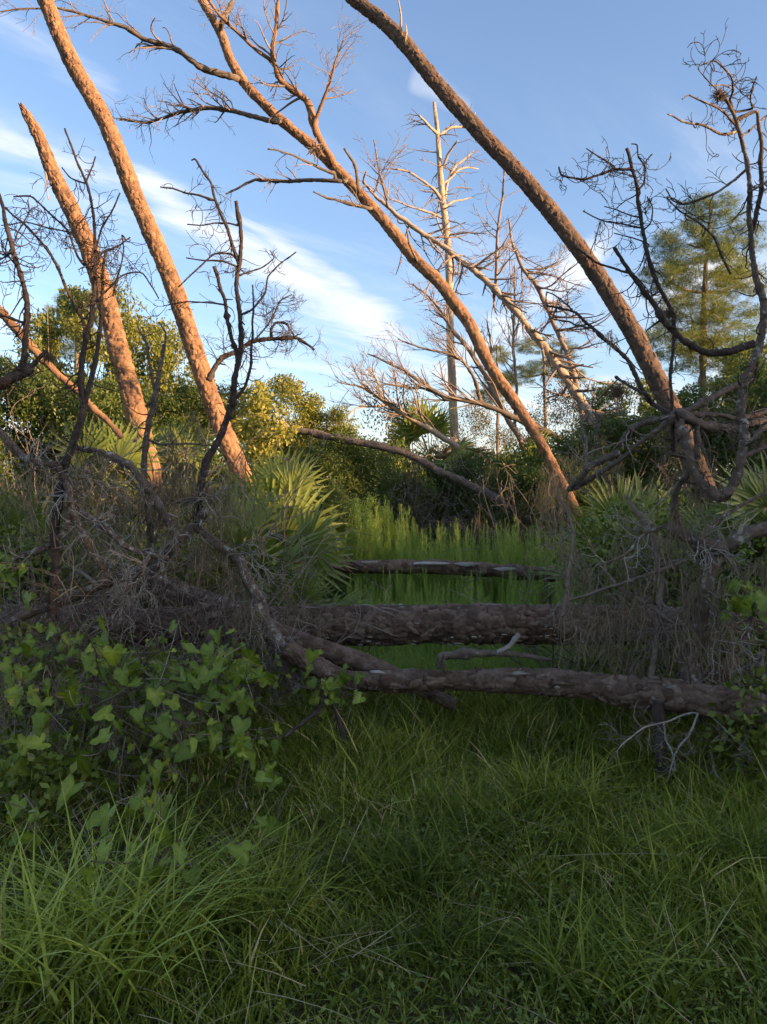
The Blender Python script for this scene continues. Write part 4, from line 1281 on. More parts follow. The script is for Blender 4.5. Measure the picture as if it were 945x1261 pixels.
# ------------------------------------------------------------------ leafy shrubs and trees behind
def crown_mesh(name, mat, seed, lobes, per, leaf, flat=.5, kind='leaf', spread=.30):
    """crown of many small leaf clumps in the unit ball (z up), with gaps"""
    rng = RNG(seed)
    cs = []
    while len(cs) < lobes:
        c = rng.uniform(-1, 1, 3)
        if np.linalg.norm(c) < 1 and (np.linalg.norm(c) > .45 or rng.rand() < .25):
            cs.append(c)
    cs = np.array(cs)
    n = lobes * per
    idx = np.repeat(np.arange(lobes), per)
    off = rng.randn(n, 3)
    off /= np.linalg.norm(off, axis=1)[:, None]
    rad = spread * rng.uniform(.6, 1.3, lobes)[idx] * rng.rand(n) ** .45
    c = cs[idx] + off * rad[:, None] * np.array([1, 1, .75])
    d = rng.randn(n, 3) + off * .8
    if kind == 'needle':
        d = rng.randn(n, 3) + off * 1.2 + np.array([0, 0, .4])
    d /= np.linalg.norm(d, axis=1)[:, None]
    s = np.cross(d, rng.randn(n, 3))
    s /= np.linalg.norm(s, axis=1)[:, None]
    L = leaf * rng.uniform(.6, 1.3, n)[:, None]
    wd = L * (.05 if kind == 'needle' else flat)
    v = np.empty((n, 4, 3))
    v[:, 0] = c
    v[:, 1] = c + d * L * .5 + s * wd * .5
    v[:, 2] = c + d * L
    v[:, 3] = c + d * L * .5 - s * wd * .5
    q = np.arange(n * 4).reshape(n, 4)
    a = np.repeat(np.clip(rng.rand(lobes)[idx] * .6 + rng.rand(n) * .4, 0, 1), 4)
    mb = MB()
    mb.add(v.reshape(-1, 3), q, a=a)
    me = mb.mesh(name, smooth=False)
    me.materials.append(MAT[mat])
    return me, cs


CROWN = {}
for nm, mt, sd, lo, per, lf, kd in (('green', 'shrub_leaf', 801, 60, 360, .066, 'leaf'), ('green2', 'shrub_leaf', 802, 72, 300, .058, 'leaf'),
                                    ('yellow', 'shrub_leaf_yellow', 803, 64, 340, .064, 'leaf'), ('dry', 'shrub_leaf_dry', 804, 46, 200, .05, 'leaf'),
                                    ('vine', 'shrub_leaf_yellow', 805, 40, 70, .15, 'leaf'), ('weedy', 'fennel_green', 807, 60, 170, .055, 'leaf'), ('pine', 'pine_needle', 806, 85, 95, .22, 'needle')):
    CROWN[nm] = crown_mesh('crown', mt, sd, lo, per, lf, .5, kd, .11 if kd == 'needle' else .30)
STEMS = {}


def stems_mesh(key, mat):
    """trunk and limbs that reach every clump of a crown; unit crown centred 1.0 above ... scaled with it"""
    if (key, mat) in STEMS:
        return STEMS[key, mat]
    me, cs = CROWN[key]
    rng = RNG(len(STEMS) + 850)
    mb = MB()
    for c in cs[:26]:
        b = np.array([0, 0, -.95])
        mid = (b + c) * .5 + rng.randn(3) * .08
        mid[2] -= .08
        p, r = spline([b + rng.randn(3) * .02, mid, c], [.022, .013, .005], .25)
        mb.tube(p, r, 4, rng.rand(), cap=False)
    m = mb.mesh('limbs')
    m.materials.append(MAT[mat])
    STEMS[key, mat] = m
    return m


def shrub(name, label, key, px, py_top, d, wpx, seed, group=None, zbot=0.0, depth=None, bark='brush_twig', cat='bush'):
    """crown from its top pixel down to zbot metres, wpx pixels wide"""
    rng = RNG(seed)
    ztop = EYE - (py_top - CY) / F * d
    hz = (ztop - zbot) / 2
    rx = wpx / 2 / F * d
    ry = depth or rx
    x = (px - CX) / F * d
    root = thing(name, label, cat, (x, d, 0), group)
    rz = rng.uniform(0, 6.28)
    nst = max(1, int(round(hz / (rx * .95))))
    for i in range(nst):
        f = (i + .5) / nst
        kx = 1.0 if nst == 1 else 1.12 - .35 * f
        inst('crown', CROWN[key][0], root, (rng.randn() * rx * .12 * (nst > 1), rng.randn() * rx * .1 * (nst > 1), zbot + 2 * hz * f), (0, 0, rz + i * 2.1), (rx * kx, ry * kx, hz / nst * 1.12))
    inst('limbs', stems_mesh(key, bark), root, (0, 0, zbot + hz), (0, 0, rz), (rx, ry, hz))
    mb = MB()
    h = zbot + hz * .1
    p, r = spline([(0, 0, -.05), (.03, 0, h * .5), (0, 0, max(.12, h))], [.05 + hz * .03, .04 + hz * .025, .03 + hz * .02], .2)
    mb.tube(p, r, 7, .5)
    m = mb.mesh('trunk')
    m.materials.append(MAT[bark])
    inst('trunk', m, root)
    return root


def build_shrubs():
    g = 'shrubs behind the leaning trunks'
    S = shrub
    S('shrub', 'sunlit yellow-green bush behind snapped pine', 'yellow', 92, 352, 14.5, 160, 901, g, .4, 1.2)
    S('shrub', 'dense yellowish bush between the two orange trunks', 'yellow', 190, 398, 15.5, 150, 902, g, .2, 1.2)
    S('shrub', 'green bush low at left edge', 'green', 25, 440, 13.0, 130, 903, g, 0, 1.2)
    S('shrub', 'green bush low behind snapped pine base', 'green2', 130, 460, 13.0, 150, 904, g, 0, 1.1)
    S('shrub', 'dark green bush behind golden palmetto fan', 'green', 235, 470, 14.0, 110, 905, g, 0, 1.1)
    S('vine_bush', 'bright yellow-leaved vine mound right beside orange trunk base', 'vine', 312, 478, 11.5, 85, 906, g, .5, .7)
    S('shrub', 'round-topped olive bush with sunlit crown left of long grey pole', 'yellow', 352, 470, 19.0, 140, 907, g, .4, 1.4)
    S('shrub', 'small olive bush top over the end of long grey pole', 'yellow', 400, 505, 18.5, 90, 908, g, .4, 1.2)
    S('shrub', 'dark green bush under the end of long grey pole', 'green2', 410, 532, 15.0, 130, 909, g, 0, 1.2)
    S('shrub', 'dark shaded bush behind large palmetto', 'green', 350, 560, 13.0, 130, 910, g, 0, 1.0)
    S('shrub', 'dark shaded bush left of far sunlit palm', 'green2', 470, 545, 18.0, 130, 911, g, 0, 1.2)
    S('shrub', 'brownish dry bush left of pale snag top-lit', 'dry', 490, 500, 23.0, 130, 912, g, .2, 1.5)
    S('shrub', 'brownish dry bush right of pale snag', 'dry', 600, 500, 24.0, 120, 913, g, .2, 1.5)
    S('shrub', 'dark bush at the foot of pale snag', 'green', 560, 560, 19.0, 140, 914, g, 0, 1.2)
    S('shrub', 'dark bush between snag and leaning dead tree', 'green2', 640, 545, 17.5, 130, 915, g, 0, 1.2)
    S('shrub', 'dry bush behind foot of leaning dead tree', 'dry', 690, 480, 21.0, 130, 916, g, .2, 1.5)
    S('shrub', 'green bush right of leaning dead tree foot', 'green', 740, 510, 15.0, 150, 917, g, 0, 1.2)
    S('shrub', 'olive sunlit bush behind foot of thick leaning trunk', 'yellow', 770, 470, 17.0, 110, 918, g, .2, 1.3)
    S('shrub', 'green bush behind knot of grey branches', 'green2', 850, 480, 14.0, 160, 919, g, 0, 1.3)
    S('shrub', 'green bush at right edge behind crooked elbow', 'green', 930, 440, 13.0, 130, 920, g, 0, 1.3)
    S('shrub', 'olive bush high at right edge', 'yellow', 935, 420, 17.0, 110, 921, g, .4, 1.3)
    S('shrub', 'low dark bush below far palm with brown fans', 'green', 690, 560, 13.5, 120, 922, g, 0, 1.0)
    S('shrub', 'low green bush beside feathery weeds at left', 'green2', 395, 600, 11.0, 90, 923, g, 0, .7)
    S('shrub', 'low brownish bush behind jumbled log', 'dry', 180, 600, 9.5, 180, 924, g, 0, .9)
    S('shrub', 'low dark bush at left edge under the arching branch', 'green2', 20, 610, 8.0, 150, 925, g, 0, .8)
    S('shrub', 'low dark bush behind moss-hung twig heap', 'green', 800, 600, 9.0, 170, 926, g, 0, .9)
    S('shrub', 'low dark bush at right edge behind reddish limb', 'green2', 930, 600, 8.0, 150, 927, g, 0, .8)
    S('leafy_weed', 'bushy fresh green weed clump right of large palmetto', 'weedy', 447, 612, 11.8, 80, 928, None, 0, .5, cat='weed')
    S('leafy_weed', 'lower leafy weed clump at left end of farther log', 'weedy', 412, 640, 10.8, 60, 929, None, 0, .4, cat='weed')
    # living pines
    def pine(label, px, seed, d, tops, trunkpx, rt):
        root = thing('pine_tree', label, 'tree', ((px - CX) / F * d, d, 0), 'living pines in the distance')
        pts, rad = tr(trunkpx, d, rt)
        limb_part(root, 'trunk', pts, rad, 'red_twig', seed, step=.15, sides=9)
        x0 = np.array(root.location)
        rng = RNG(seed)
        for (cx, cy, w, h) in tops:
            p = P(cx, cy, d + rng.randn() * .5) - x0
            inst('crown', CROWN['pine'][0], root, p, (0, 0, rng.uniform(0, 6.28)), (w / F * d, w / F * d, h / F * d))
            k = min(len(pts) - 1, int(np.argmin([abs(q[2] - (p[2] + x0[2]) + .3) for q in pts])))
            a = pts[k]
            mb = MB()
            qq, rr = spline([a, (a + p + x0) / 2 - np.array([0, 0, .1]), p + x0], [.05, .035, .015], .3)
            mb.tube(qq, rr, 5, .5)
            mb.build('limb', 'red_twig', root)
    pine('bushy living pine with loose yellow-green needles behind twin-stemmed tree', 865, 941, 20.0,
         [(875, 262, 38, 24), (845, 300, 42, 26), (905, 300, 36, 26), (868, 335, 50, 28), (822, 345, 34, 24), (910, 350, 38, 26), (850, 385, 48, 28), (895, 400, 46, 28), (830, 425, 44, 28), (880, 440, 52, 30), (925, 455, 36, 26)],
         [(876, 245), (872, 300), (868, 360), (866, 430), (864, 520), (862, 640), (862, 702)], [1, 2, 3, 4, 5, 6, 7])
    pine('small distant pine with rounded green tufts right of leaning dead tree', 672, 942, 34.0,
         [(655, 425, 22, 12), (690, 432, 22, 13), (675, 455, 30, 14), (640, 462, 20, 14), (705, 465, 18, 12)],
         [(668, 420), (670, 460), (672, 520), (673, 600), (674, 672)], [1, 1.6, 2.2, 2.8, 3.2])
    pine('thin distant pine top showing left of leaning dead tree foot', 612, 943, 36.0,
         [(612, 438, 16, 14), (618, 470, 22, 14), (602, 490, 22, 14)], [(612, 425), (613, 470), (613, 560), (613, 670)], [.8, 1.4, 2.2, 2.8])
    pine('bright sunlit pine top at upper end of left bush', 92, 944, 22.0,
         [(95, 372, 26, 16), (75, 395, 28, 18), (115, 398, 28, 18), (95, 425, 36, 20)], [(95, 358), (95, 420), (94, 520), (94, 695)], [1, 2, 4, 6])
    # bare brush tangles at mid distance
    for k, (lab, px, d, wpx, ytop) in enumerate([('grey tangle of dead brush at the foot of pale snag', 560, 16.5, 150, 560), ('grey tangle of dead brush below leaning dead tree', 660, 12.5, 90, 560),
                                                 ('brown tangle of dead brush behind low shrubs at left edge', 50, 9.5, 160, 480), ('dead brush tangle between dark bushes left of far palm', 470, 17.0, 140, 520),
                                                 ('dead brush tangle behind the jumbled log', 170, 7.5, 200, 520), ('dead brush tangle behind knot of grey branches', 830, 10.0, 150, 520),
                                                 ('fine brown twig tangle behind black curved sapling', 45, 5.7, 150, 455), ('fine brown twig tangle around thin grey standing stem', 160, 6.1, 170, 470),
                                                 ('fine brown twig tangle below foot of orange trunk', 265, 6.2, 120, 560), ('brown twig tangle under the forked limb', 300, 5.6, 60, 700),
                                                 ('grey twig tangle inside crooked elbow', 890, 5.3, 100, 600),
                                                 ('pale twig tangle at right edge above nearer log', 925, 4.8, 90, 655), ('grey twig tangle left of moss-hung heap', 715, 6.2, 70, 610),
                                                 ('brown twig tangle inside the grapevine', 120, 4.6, 220, 800), ('grey twig tangle between lichen-spotted arching branch and big log', 80, 5.3, 190, 540),
                                                 ('grey twig tangle just above the fork of forked limb', 215, 5.7, 150, 545)]):
        rng = RNG(960 + k)
        x = (px - CX) / F * d
        h = EYE - (ytop - CY) / F * d
        w = wpx / F * d
        root = thing('dead_brush', lab, 'brush', (x, d, 0), 'tangles of dead brush')
        ps = []
        near = d < 7
        for _ in range(24 if near else 34):
            b = (x + rng.uniform(-.5, .5) * w, d + rng.uniform(-.4, .4), .02)
            q = wander(rng, b, (rng.randn() * (.6 if near else .34), rng.randn() * .3, 1), h * rng.uniform(.4, 1.0), 9, .15, -.02)
            ps.append((q, np.linspace(.004 + .0005 * d, .0018 + .00018 * d, len(q))))
        t1 = sprout(rng, ps, 120 if near else 170, h * .26, .9, .6, .2, -.05, 6, rmin=.0012 + .00018 * d)
        t2 = sprout(rng, t1, 260 if near else 380, h * .14, .9, .7, .2, -.05, 4, rmin=.0011 + .00015 * d)
        twig_part(root, ps, 'brush_twig', rng, 4, 'stems')
        twig_part(root, t1 + t2, 'brush_twig', rng, 4)


build_shrubs()


# ------------------------------------------------------------------ woodland round the clearing (beyond the picture and far behind the shrubs)
def leaf_cloud(mb, rng, c, rad, n, leaf):
    off = rng.randn(n, 3)
    off /= np.linalg.norm(off, axis=1)[:, None]
    p = np.asarray(c) + off * np.asarray(rad) * (rng.rand(n, 1) ** .4)
    d = rng.randn(n, 3)
    d /= np.linalg.norm(d, axis=1)[:, None]
    s = np.cross(d, rng.randn(n, 3))
    s /= np.linalg.norm(s, axis=1)[:, None]
    L = leaf * rng.uniform(.6, 1.3, (n, 1))
    v = np.stack([p, p + d * L * .5 + s * L * .3, p + d * L, p + d * L * .5 - s * L * .3], 1)
    mb.add(v.reshape(-1, 3), np.arange(4 * n).reshape(n, 4), a=np.repeat(rng.rand(n), 4))


def build_woods():
    rng = RNG(1001)
    # unseen belt of trees, added and shaped to shade the clearing in evening sun
    mb = MB()
    tk = MB()
    sd = np.array([SUN_DIR.x, SUN_DIR.y])
    sd /= np.linalg.norm(sd)
    side = np.array([sd[1], -sd[0]])
    for i in range(30):
        u = -36 + 72 * i / 29 + rng.randn() * .5
        dist = 24 + rng.rand() * 5
        c = sd * dist + side * u
        leaf_cloud(mb, rng, (c[0] + sd[0] * 5 + side[0] * 1.2, c[1] + sd[1] * 5 + side[1] * 1.2, 2.7), (1.9, 1.9, 2.9), 1500, .5)  # second leafy row, added to stop sun leaking through
        top = (7.5 if u > -6 else 6.15 if u > -12.5 else 7.3) + rng.randn() * .3  # heights stepped along the belt to steer where sunlight falls
        tk.tube([(c[0], c[1], -.1), (c[0], c[1], top * .5), (c[0] + .2, c[1], top * .95)], [.16, .12, .04], 6, rng.rand())
        for j in range(18):
            z = .5 + (top - 1.3) * (j + rng.rand()) / 18
            leaf_cloud(mb, rng, (c[0] + rng.randn() * 1.1, c[1] + rng.randn() * 1.1, z), (1.5, 1.5, .95), 330, .36)
        for j in range(5):       # ragged top
            leaf_cloud(mb, rng, (c[0] + rng.randn() * 1.2, c[1] + rng.randn() * 1.2, top + rng.uniform(-.5, .9)), (.7, .7, .5), 60, .30)
    o = mb.build('woodland', 'shrub_leaf')
    tag(o, 'unseen belt of woodland added to shade the clearing from the sunset side', 'woodland', kind='stuff')
    o2 = tk.build('woodland_trunks', 'brush_twig', o)
    # low far woods in front
    mb = MB()
    for i in range(70):
        x = -55 + 110 * i / 69 + rng.randn() * .8
        y = 42 + rng.rand() * 10
        h = rng.uniform(3.2, 6.0)
        for j in range(7):
            leaf_cloud(mb, rng, (x + rng.randn() * .9, y + rng.randn(), rng.uniform(.5, h)), (1.3, 1.2, .9), 130, .34)
    tag(mb.build('far_woods', 'shrub_leaf'), 'low dark woods along the far side of the clearing', 'woods', kind='stuff')


build_woods()


# ------------------------------------------------------------------ grapevine and other leafy climbers
def leaf_meshes(n, seed, mat='vine_leaf'):
    """lobed, toothed grape leaf, folded along its ribs; stalk at the origin, blade along +X"""
    out = []
    for i in range(n):
        rng = RNG(seed + i)
        k = 30
        a = np.linspace(-math.pi, math.pi, k, endpoint=False)
        r = .50 + rng.uniform(.06, .16) * np.cos(3 * a + rng.randn() * .15) + rng.uniform(.0, .09) * np.cos(5 * a + rng.randn() * .3) + .06 * np.cos(a)
        r *= 1 - .42 * np.exp(-((np.abs(a) - math.pi) / .30) ** 2)
        r *= 1 + rng.uniform(.02, .08) * np.where(np.arange(k) % 2, 1, -1) + rng.randn(k) * .02
        x, y = .42 + r * np.cos(a), r * np.sin(a)
        f1, f2 = rng.uniform(-.15, .5), rng.uniform(-.15, .5)
        z = np.abs(y) * f1 - f2 * x ** 2 + .03 * np.sin(5 * a + rng.rand() * 6)
        inner = .55
        xi, yi = .42 + r * inner * np.cos(a), r * inner * np.sin(a)
        zi = np.abs(yi) * f1 - f2 * xi ** 2 + .025 * np.sin(6 * a)
        v = np.vstack([np.stack([x, y, z], -1), np.stack([xi, yi, zi], -1), [(.40, 0, -f2 * .16)]])
        q = [(j, (j + 1) % k, k + (j + 1) % k, k + j) for j in range(k)]
        t = [(k + j, k + (j + 1) % k, 2 * k) for j in range(k)]
        mb = MB()
        b0 = rng.normal(.45, .16)
        mb.add(v, q, t, np.clip(np.concatenate([b0 - .10 + rng.randn(k) * .14, b0 + .08 + rng.randn(k) * .10, [b0 + .3]]), 0, 1.2))
        # leaf stalk
        mb.tube([(0.02, 0, -.01), (-.18, .03, -.05), (-.38, .02, -.16)], [.012, .011, .010], 3, .6, cap=False)
        me = mb.mesh('leaf')
        me.materials.append(MAT[mat])
        out.append(me)
    return out


LEAF = leaf_meshes(14, 1100)


def vine(label, spots, seed, size, stems=True, name='grapevine'):
    """spots: list of (px, py, d, spread_px, count)"""
    rng = RNG(seed)
    c0 = P(*spots[0][:3])
    root = thing(name, label, 'vine', (c0[0], c0[1], 0), 'climbing vines')
    base = np.array(root.location)
    mb = MB()
    for (px, py, d, sp, cnt) in spots:
        prev = None
        for _ in range(cnt):
            p = P(px + rng.randn() * sp * 1.1, py + rng.randn() * sp * .8, d + rng.randn() * .2)
            if p[2] < .06:
                p[2] = .06 + rng.rand() * .1
            nrm = np.array([rng.randn() * .6, -.7 + rng.randn() * .5, .75 + rng.randn() * .45])
            xd = np.array([rng.randn() * .8, -.35 + rng.randn() * .4, -.9])
            s = size * rng.uniform(.4, 1.4)
            inst('leaf', LEAF[rng.randint(14)], root, p - base, face_matrix(nrm, xd), (s, s * rng.uniform(.75, 1.1), s * rng.uniform(.6, 2.2)))
            if prev is not None and np.linalg.norm(prev - p) < .6:
                m = (prev + p) / 2 + rng.randn(3) * .03 + np.array([0, .06, -.05])
                q, r = spline([prev + (0, .03, 0), m, p + (0, .03, 0)], [.0028, .0025, .002], .06)
                mb.tube(q, r, 4, rng.rand(), cap=False)
            prev = p
        g = P(px, py, d + .1)
        q = wander(rng, (g[0], g[1], 0), (rng.randn() * .2, 0, 1), max(.15, g[2]), 7, .13)
        mb.tube(q, np.linspace(.005, .003, 8), 4, rng.rand(), cap=False)
    o = mb.build('stem', 'brush_twig', root)
    o['kind'] = 'stuff'
    return root


def build_vines():
    vine('broad-leaved grapevine heaped over the brush in left foreground',
         [(60, 795, 4.5, 22, 14), (120, 802, 4.4, 24, 17), (180, 808, 4.4, 24, 18), (240, 810, 4.4, 24, 18), (290, 808, 4.5, 20, 14), (200, 850, 4.2, 32, 26), (270, 850, 4.2, 28, 24),
          (130, 850, 4.2, 30, 22), (60, 850, 4.1, 28, 18), (230, 900, 3.95, 30, 24), (290, 905, 4.0, 22, 18), (150, 905, 3.9, 28, 14), (60, 920, 3.8, 28, 12), (20, 800, 4.3, 20, 10),
          (200, 945, 3.75, 24, 12), (310, 835, 4.4, 18, 12)], 1201, .079)
    vine('young vine with pale drooping leaves rising from grass below grapevine', [(185, 985, 3.4, 20, 11), (110, 990, 3.4, 24, 5), (30, 1000, 3.3, 24, 7), (300, 920, 3.8, 12, 5)], 1202, .075)
    vine('low seedling vine with greyish leaves between tussock and grapevine', [(160, 1055, 2.95, 26, 8), (240, 1065, 2.95, 24, 8), (285, 1050, 3.1, 12, 6), (340, 945, 3.6, 12, 5), (325, 1015, 3.2, 8, 3)], 1203, .062)
    vine('short vine hanging over left end of nearer log', [(395, 838, 4.85, 14, 14), (415, 850, 4.8, 14, 14), (420, 830, 4.9, 10, 8), (380, 815, 4.9, 10, 6)], 1204, .068)
    vine('glossy dark leaved vine at right edge above nearer log', [(905, 735, 4.6, 14, 11), (925, 720, 4.6, 16, 12), (890, 750, 4.6, 10, 6), (940, 740, 4.5, 10, 8)], 1205, .085)
    vine('leaf cluster low at left edge beside whitish branch', [(8, 690, 4.6, 12, 8), (15, 720, 4.6, 14, 6)], 1206, .09)


build_vines()


# ------------------------------------------------------------------ feathery weeds in the clearing
def fennel_meshes(n):
    out = []
    for i in range(n):
        rng = RNG(1300 + i)
        mb = MB()
        ns = 4
        for sidx in range(ns):
            H = rng.uniform(.55, .95) if sidx else 1.0
            st = wander(rng, (rng.randn() * .10, rng.randn() * .10, 0), (rng.randn() * .09, rng.randn() * .09, 1), H, 9, .035, .01)
            mb.tube(st, np.linspace(.005, .0018, 10), 4, .7, cap=False)
            m = 190
            t = rng.rand(m)
            k = np.minimum((t * 9).astype(int), 8)
            f = (t * 9 - k)[:, None]
            b = st[k] * (1 - f) + st[k + 1] * f
            az = rng.uniform(0, 6.28, m)
            up = rng.uniform(.2, 1.7, m)
            d = np.stack([np.cos(az), np.sin(az), up], -1)
            d /= np.linalg.norm(d, axis=1)[:, None]
            L = (.035 + .17 * (1 - t) ** .8) * rng.uniform(.4, 1.25, m)
            L = L[:, None]
            sd = np.stack([-np.sin(az), np.cos(az), 0 * az], -1)
            w = .0052
            tip = b + d * L + np.array([0, 0, .25]) * L
            v = np.stack([b - sd * w * .5, b + sd * w * .5, b + d * L * .55 + sd * w * .5, tip, b + d * L * .55 - sd * w * .5], 1)
            q = np.arange(m)[:, None] * 5 + np.array([0, 1, 2, 4])
            tt = np.arange(m)[:, None] * 5 + np.array([2, 3, 4])
            mb.add(v.reshape(-1, 3), q, tt, np.repeat(rng.rand(m) * .5 + rng.rand() * .4, 5))
        me = mb.mesh('feathery_weed', smooth=False)
        me.materials.append(MAT['fennel_green'])
        out.append(me)
    return out


def build_fennel():
    ms = fennel_meshes(6)
    rng = RNG(1350)
    rows = [('feathery green weed standing between the big log and the farther log', 'weeds between the logs', 7.0, 9.7, 430, 700, 105, .45, .95),
            ('feathery green weed standing behind the farther log', 'weeds behind the farther log', 10.3, 13.0, 500, 720, 150, .8, 1.5),
            ('tall feathery weed in the clump beside large palmetto', 'tall weeds beside large palmetto', 10.5, 12.0, 398, 500, 42, 1.2, 1.9)]
    for lab, grp, d0, d1, x0, x1, n, h0, h1 in rows:
        for _ in range(n):
            d = rng.uniform(d0, d1)
            px = rng.uniform(x0, x1)
            x = (px - CX) / F * d
            h = rng.uniform(h0, h1)
            w = h * rng.uniform(.5, .75)
            o = inst('feathery_weed', ms[rng.randint(6)], None, (x, d, float(ground_z(x, d)) - .01), (rng.randn() * .05, rng.randn() * .05, rng.uniform(0, 6.28)), (w, w, h))
            tag(o, lab, 'weed', grp)


build_fennel()


# ------------------------------------------------------------------ grass
def blades(mb, rng, x, y, z, h, w, lean, droop, seg=3, tint=None):
    """curved tapering blades rooted at x, y, z"""
    n = len(x)
    az = rng.uniform(0, 6.28, n)
    d = np.stack([np.cos(az), np.sin(az), 0 * az], -1)
    fa = rng.uniform(0, 6.28, n)
    s = np.stack([np.cos(fa), np.sin(fa), 0 * fa], -1)
    ts = np.linspace(0, 1, seg + 1)
    base = np.stack([x, y, z], -1)
    vs = []
    for i, t in enumerate(ts):
        c = base + d * (h * (lean * t + droop * t ** 2.2))[:, None] + np.array([0, 0, 1]) * (h * (t - .5 * droop * t ** 2.4))[:, None]
        ww = w * (1 - t ** 1.6) * .5
        if i < seg:
            vs += [c - s * ww[:, None], c + s * ww[:, None]]
        else:
            vs.append(c)
    v = np.stack(vs, 1)
    m = v.shape[1]
    ids = np.arange(n)[:, None] * m
    q = np.concatenate([ids + np.array([2 * i, 2 * i + 1, 2 * i + 3, 2 * i + 2]) for i in range(seg - 1)]) if seg > 1 else np.zeros((0, 4), int)
    t3 = ids + np.array([2 * seg - 2, 2 * seg - 1, 2 * seg])
    a = rng.rand(n) if tint is None else tint
    mb.add(v.reshape(-1, 3), q, t3, np.repeat(a, m))


def build_grass():
    rng = RNG(1400)
    mb = MB()
    # near meadow, clumpy
    N = 185000
    y = 1.1 + (7.0 - 1.1) * rng.rand(N) ** .85
    x = rng.uniform(-1, 1, N) * (.6 * y + 1.7)
    cl = vnoise(np.stack([x * 1.5, y * 1.5, 0 * x + 9.1], -1))
    fine = vnoise(np.stack([x * 5, y * 5, 0 * x + 2.1], -1))
    path = np.exp(-((x - .12 - .03 * y) / .55) ** 2) * np.clip((3.9 - y) / 1.4, 0, 1)     # trodden strip in front
    keep = rng.rand(N) < np.clip(.10 + 2.6 * (cl - .12) * fine, 0, 1)
    h = (.055 + .21 * np.clip(cl - .1, 0, 1) * (.45 + fine)) * rng.uniform(.5, 1.25, N)
    h *= np.where(rng.rand(N) < .10, 1.7, 1.0)
    h *= 1 - .62 * path
    h *= 1 + .35 * np.clip((y - 3.2) / 1.5, 0, 1)
    x, y, h, cl, fine = x[keep], y[keep], h[keep], cl[keep], fine[keep]
    n = len(x)
    tint = np.clip(rng.rand(n) ** 1.2 * .85 + cl * .3, 0, 1)
    dry = rng.rand(n) < .06
    tint[dry] = 1.5
    blades(mb, rng, x, y, ground_z(x, y), h, rng.uniform(.0055, .0125, n) * np.where(rng.rand(n) < .12, 1.5, 1.0), rng.uniform(.05, .7, n), rng.uniform(.05, .8, n), 3, tint)
    # short turf under the tall blades
    m = 75000
    yy = 1.1 + 5.1 * rng.rand(m) ** 1.1
    xx = rng.uniform(-1, 1, m) * (.6 * yy + 1.7)
    blades(mb, rng, xx, yy, ground_z(xx, yy), rng.uniform(.035, .10, m), rng.uniform(.004, .009, m), rng.uniform(.2, 1.2, m), rng.uniform(.1, .9, m), 2, np.clip(rng.rand(m) * .9, 0, 1))
    tag(mb.build('grass', 'grass_blade', smooth=False), 'short and knee-high green grass covering the clearing floor', 'grass', kind='stuff')
    mb = MB()
    # taller fresh grass between the logs
    m = 16000
    yy = rng.uniform(6.3, 10.6, m)
    xx = (rng.uniform(375, 730, m) - CX) / F * yy
    blades(mb, rng, xx, yy, ground_z(xx, yy), rng.uniform(.2, .55, m), rng.uniform(.006, .012, m), rng.uniform(.1, .6, m), rng.uniform(.1, .8, m), 3, np.clip(rng.rand(m) * .6 + .4, 0, 1))
    # beyond the logs
    N = 44000
    y = 5.3 + 11 * rng.rand(N) ** .9
    x = rng.uniform(-1, 1, N) * (.58 * y + 1.5)
    cl = vnoise(np.stack([x * .9, y * .9, 0 * x + 5.1], -1))
    h = (.10 + .24 * cl) * rng.uniform(.5, 1.2, N)
    blades(mb, rng, x, y, ground_z(x, y), h, rng.uniform(.007, .014, N), rng.uniform(.05, .4, N), rng.uniform(.1, .7, N), 2, np.clip(rng.rand(N) * .5 + .45, 0, 1))
    tag(mb.build('far_grass', 'fennel_green', smooth=False), 'fresh green grass filling the clearing beyond the nearer log', 'grass', kind='stuff')

    # small broad-leaved weeds between the blades
    mb = MB()
    N = 90000
    y = 1.7 + 5.0 * rng.rand(N)
    x = rng.uniform(-1, 1, N) * (.6 * y + 1.6)
    pl = vnoise(np.stack([x * 2.2, y * 2.2, 0 * x + 21.1], -1))
    k = rng.rand(N) < np.clip((pl - .35) * 2.5, .05, 1)
    x, y = x[k], y[k]
    n = len(x)
    c = np.stack([x, y, ground_z(x, y) + rng.uniform(.02, .16, n)], -1)
    d = rng.randn(n, 3) * np.array([1, 1, .35])
    d /= np.linalg.norm(d, axis=1)[:, None]
    s = np.cross(d, rng.randn(n, 3) * .3 + np.array([0, 0, 1]))
    s /= np.linalg.norm(s, axis=1)[:, None]
    L = rng.uniform(.012, .042, n)[:, None]
    v = np.stack([c, c + d * L * .45 + s * L * .17, c + d * L + np.array([0, 0, -.12]) * L, c + d * L * .45 - s * L * .17], 1)
    mb.add(v.reshape(-1, 3), np.arange(4 * n).reshape(n, 4), a=np.repeat(rng.rand(n), 4))
    tag(mb.build('ground_weeds', 'weed_leaf', smooth=False), 'small broad-leaved weeds among the grass', 'weeds', kind='stuff')

    # dead straw lying between the blades
    mb = MB()
    n = 1500
    y = 1.7 + 5.0 * rng.rand(n)
    x = rng.uniform(-1, 1, n) * (.6 * y + 1.6)
    blades(mb, rng, x, y, ground_z(x, y) + rng.uniform(.01, .12, n), rng.uniform(.05, .18, n), rng.uniform(.003, .006, n), rng.uniform(1.0, 4.0, n), rng.uniform(-.2, .6, n), 3, rng.rand(n))
    tag(mb.build('dead_straw', 'straw', smooth=False), 'dry tan straw scattered through the grass', 'straw', kind='stuff')

    # undergrowth filling the dark hollow under the grapevine and both thickets
    mb = MB()
    rg = RNG(1450)
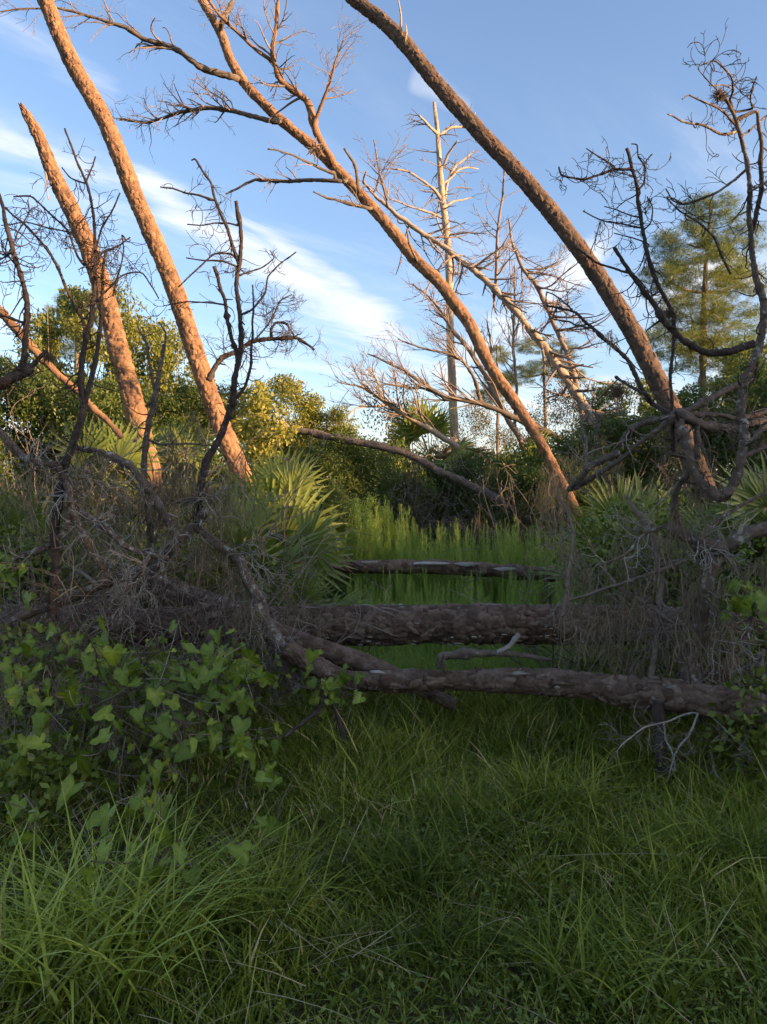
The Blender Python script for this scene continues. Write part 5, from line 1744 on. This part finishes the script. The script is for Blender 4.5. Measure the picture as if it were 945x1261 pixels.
    for (px, py, d, w, h, n) in ((150, 910, 4.7, 190, 80, 900), (60, 810, 5.0, 120, 50, 500), (250, 825, 5.0, 120, 50, 500), (70, 700, 6.8, 150, 70, 2200), (230, 690, 7.0, 120, 60, 1500),
                                 (880, 820, 5.3, 120, 60, 1800), (930, 900, 4.3, 60, 70, 1100), (780, 830, 5.6, 100, 40, 1000), (40, 960, 3.9, 80, 60, 900), (900, 700, 6.2, 110, 80, 1800), (770, 680, 6.6, 90, 70, 1500)):
        c = P(px, py, d)
        leaf_cloud(mb, rg, c, (w / F * d, .4, h / F * d), n, .055)
    tag(mb.build('undergrowth', 'weed_leaf', smooth=False), 'small-leaved dark undergrowth filling the thickets on both sides', 'undergrowth', kind='stuff')

    # tussocks
    for k, (lab, px, d, n, h, lean, spread) in enumerate((('big tussock of long arching pale green blades in bottom-left corner', 110, 2.55, 430, .50, .45, .34),
                                                          ('smaller tussock of upright yellow-green blades at bottom edge right of centre', 755, 2.45, 300, .28, .35, .26),
                                                          ('fine-bladed tussock in the middle of the grass left of centre', 500, 3.1, 320, .34, .4, .22),
                                                          ('tussock of long blades in front of the grapevine', 330, 2.9, 220, .36, .5, .2),
                                                          ('tussock of fine blades at right edge below hanging white twigs', 900, 3.2, 260, .40, .35, .22),
                                                          ('tussock of dark blades under the nearer log', 690, 3.9, 260, .42, .3, .25),
                                                          ('low tussock of dry-tipped blades at centre of bottom edge', 560, 2.6, 180, .24, .5, .2),
                                                          ('leafy grass clump in the middle of the clearing under big log gap', 600, 3.5, 260, .34, .4, .25))):
        r = RNG(1500 + k)
        x0 = (px - CX) / F * d
        root = thing('grass_tussock', lab, 'grass', (x0, d, 0), 'grass tussocks')
        a = r.uniform(0, 6.28, n)
        rr = spread * np.sqrt(r.rand(n))
        x, y = x0 + rr * np.cos(a), d + rr * np.sin(a) * .8
        b = MB()
        hh = h * r.uniform(.45, 1.25, n)
        blades(b, r, x, y, ground_z(x, y), hh, r.uniform(.006, .0125, n) * (1.25 if k == 0 else 1.0), r.uniform(.1, 1.0, n) * lean * 1.6, r.uniform(.2, 1.2, n), 6, np.clip(r.rand(n) * .8 + .1, 0, 1))
        o = b.build('blades', 'tussock_blade' if k in (0,) else 'grass_blade', root, smooth=False)
        o['kind'] = 'stuff'


build_grass()
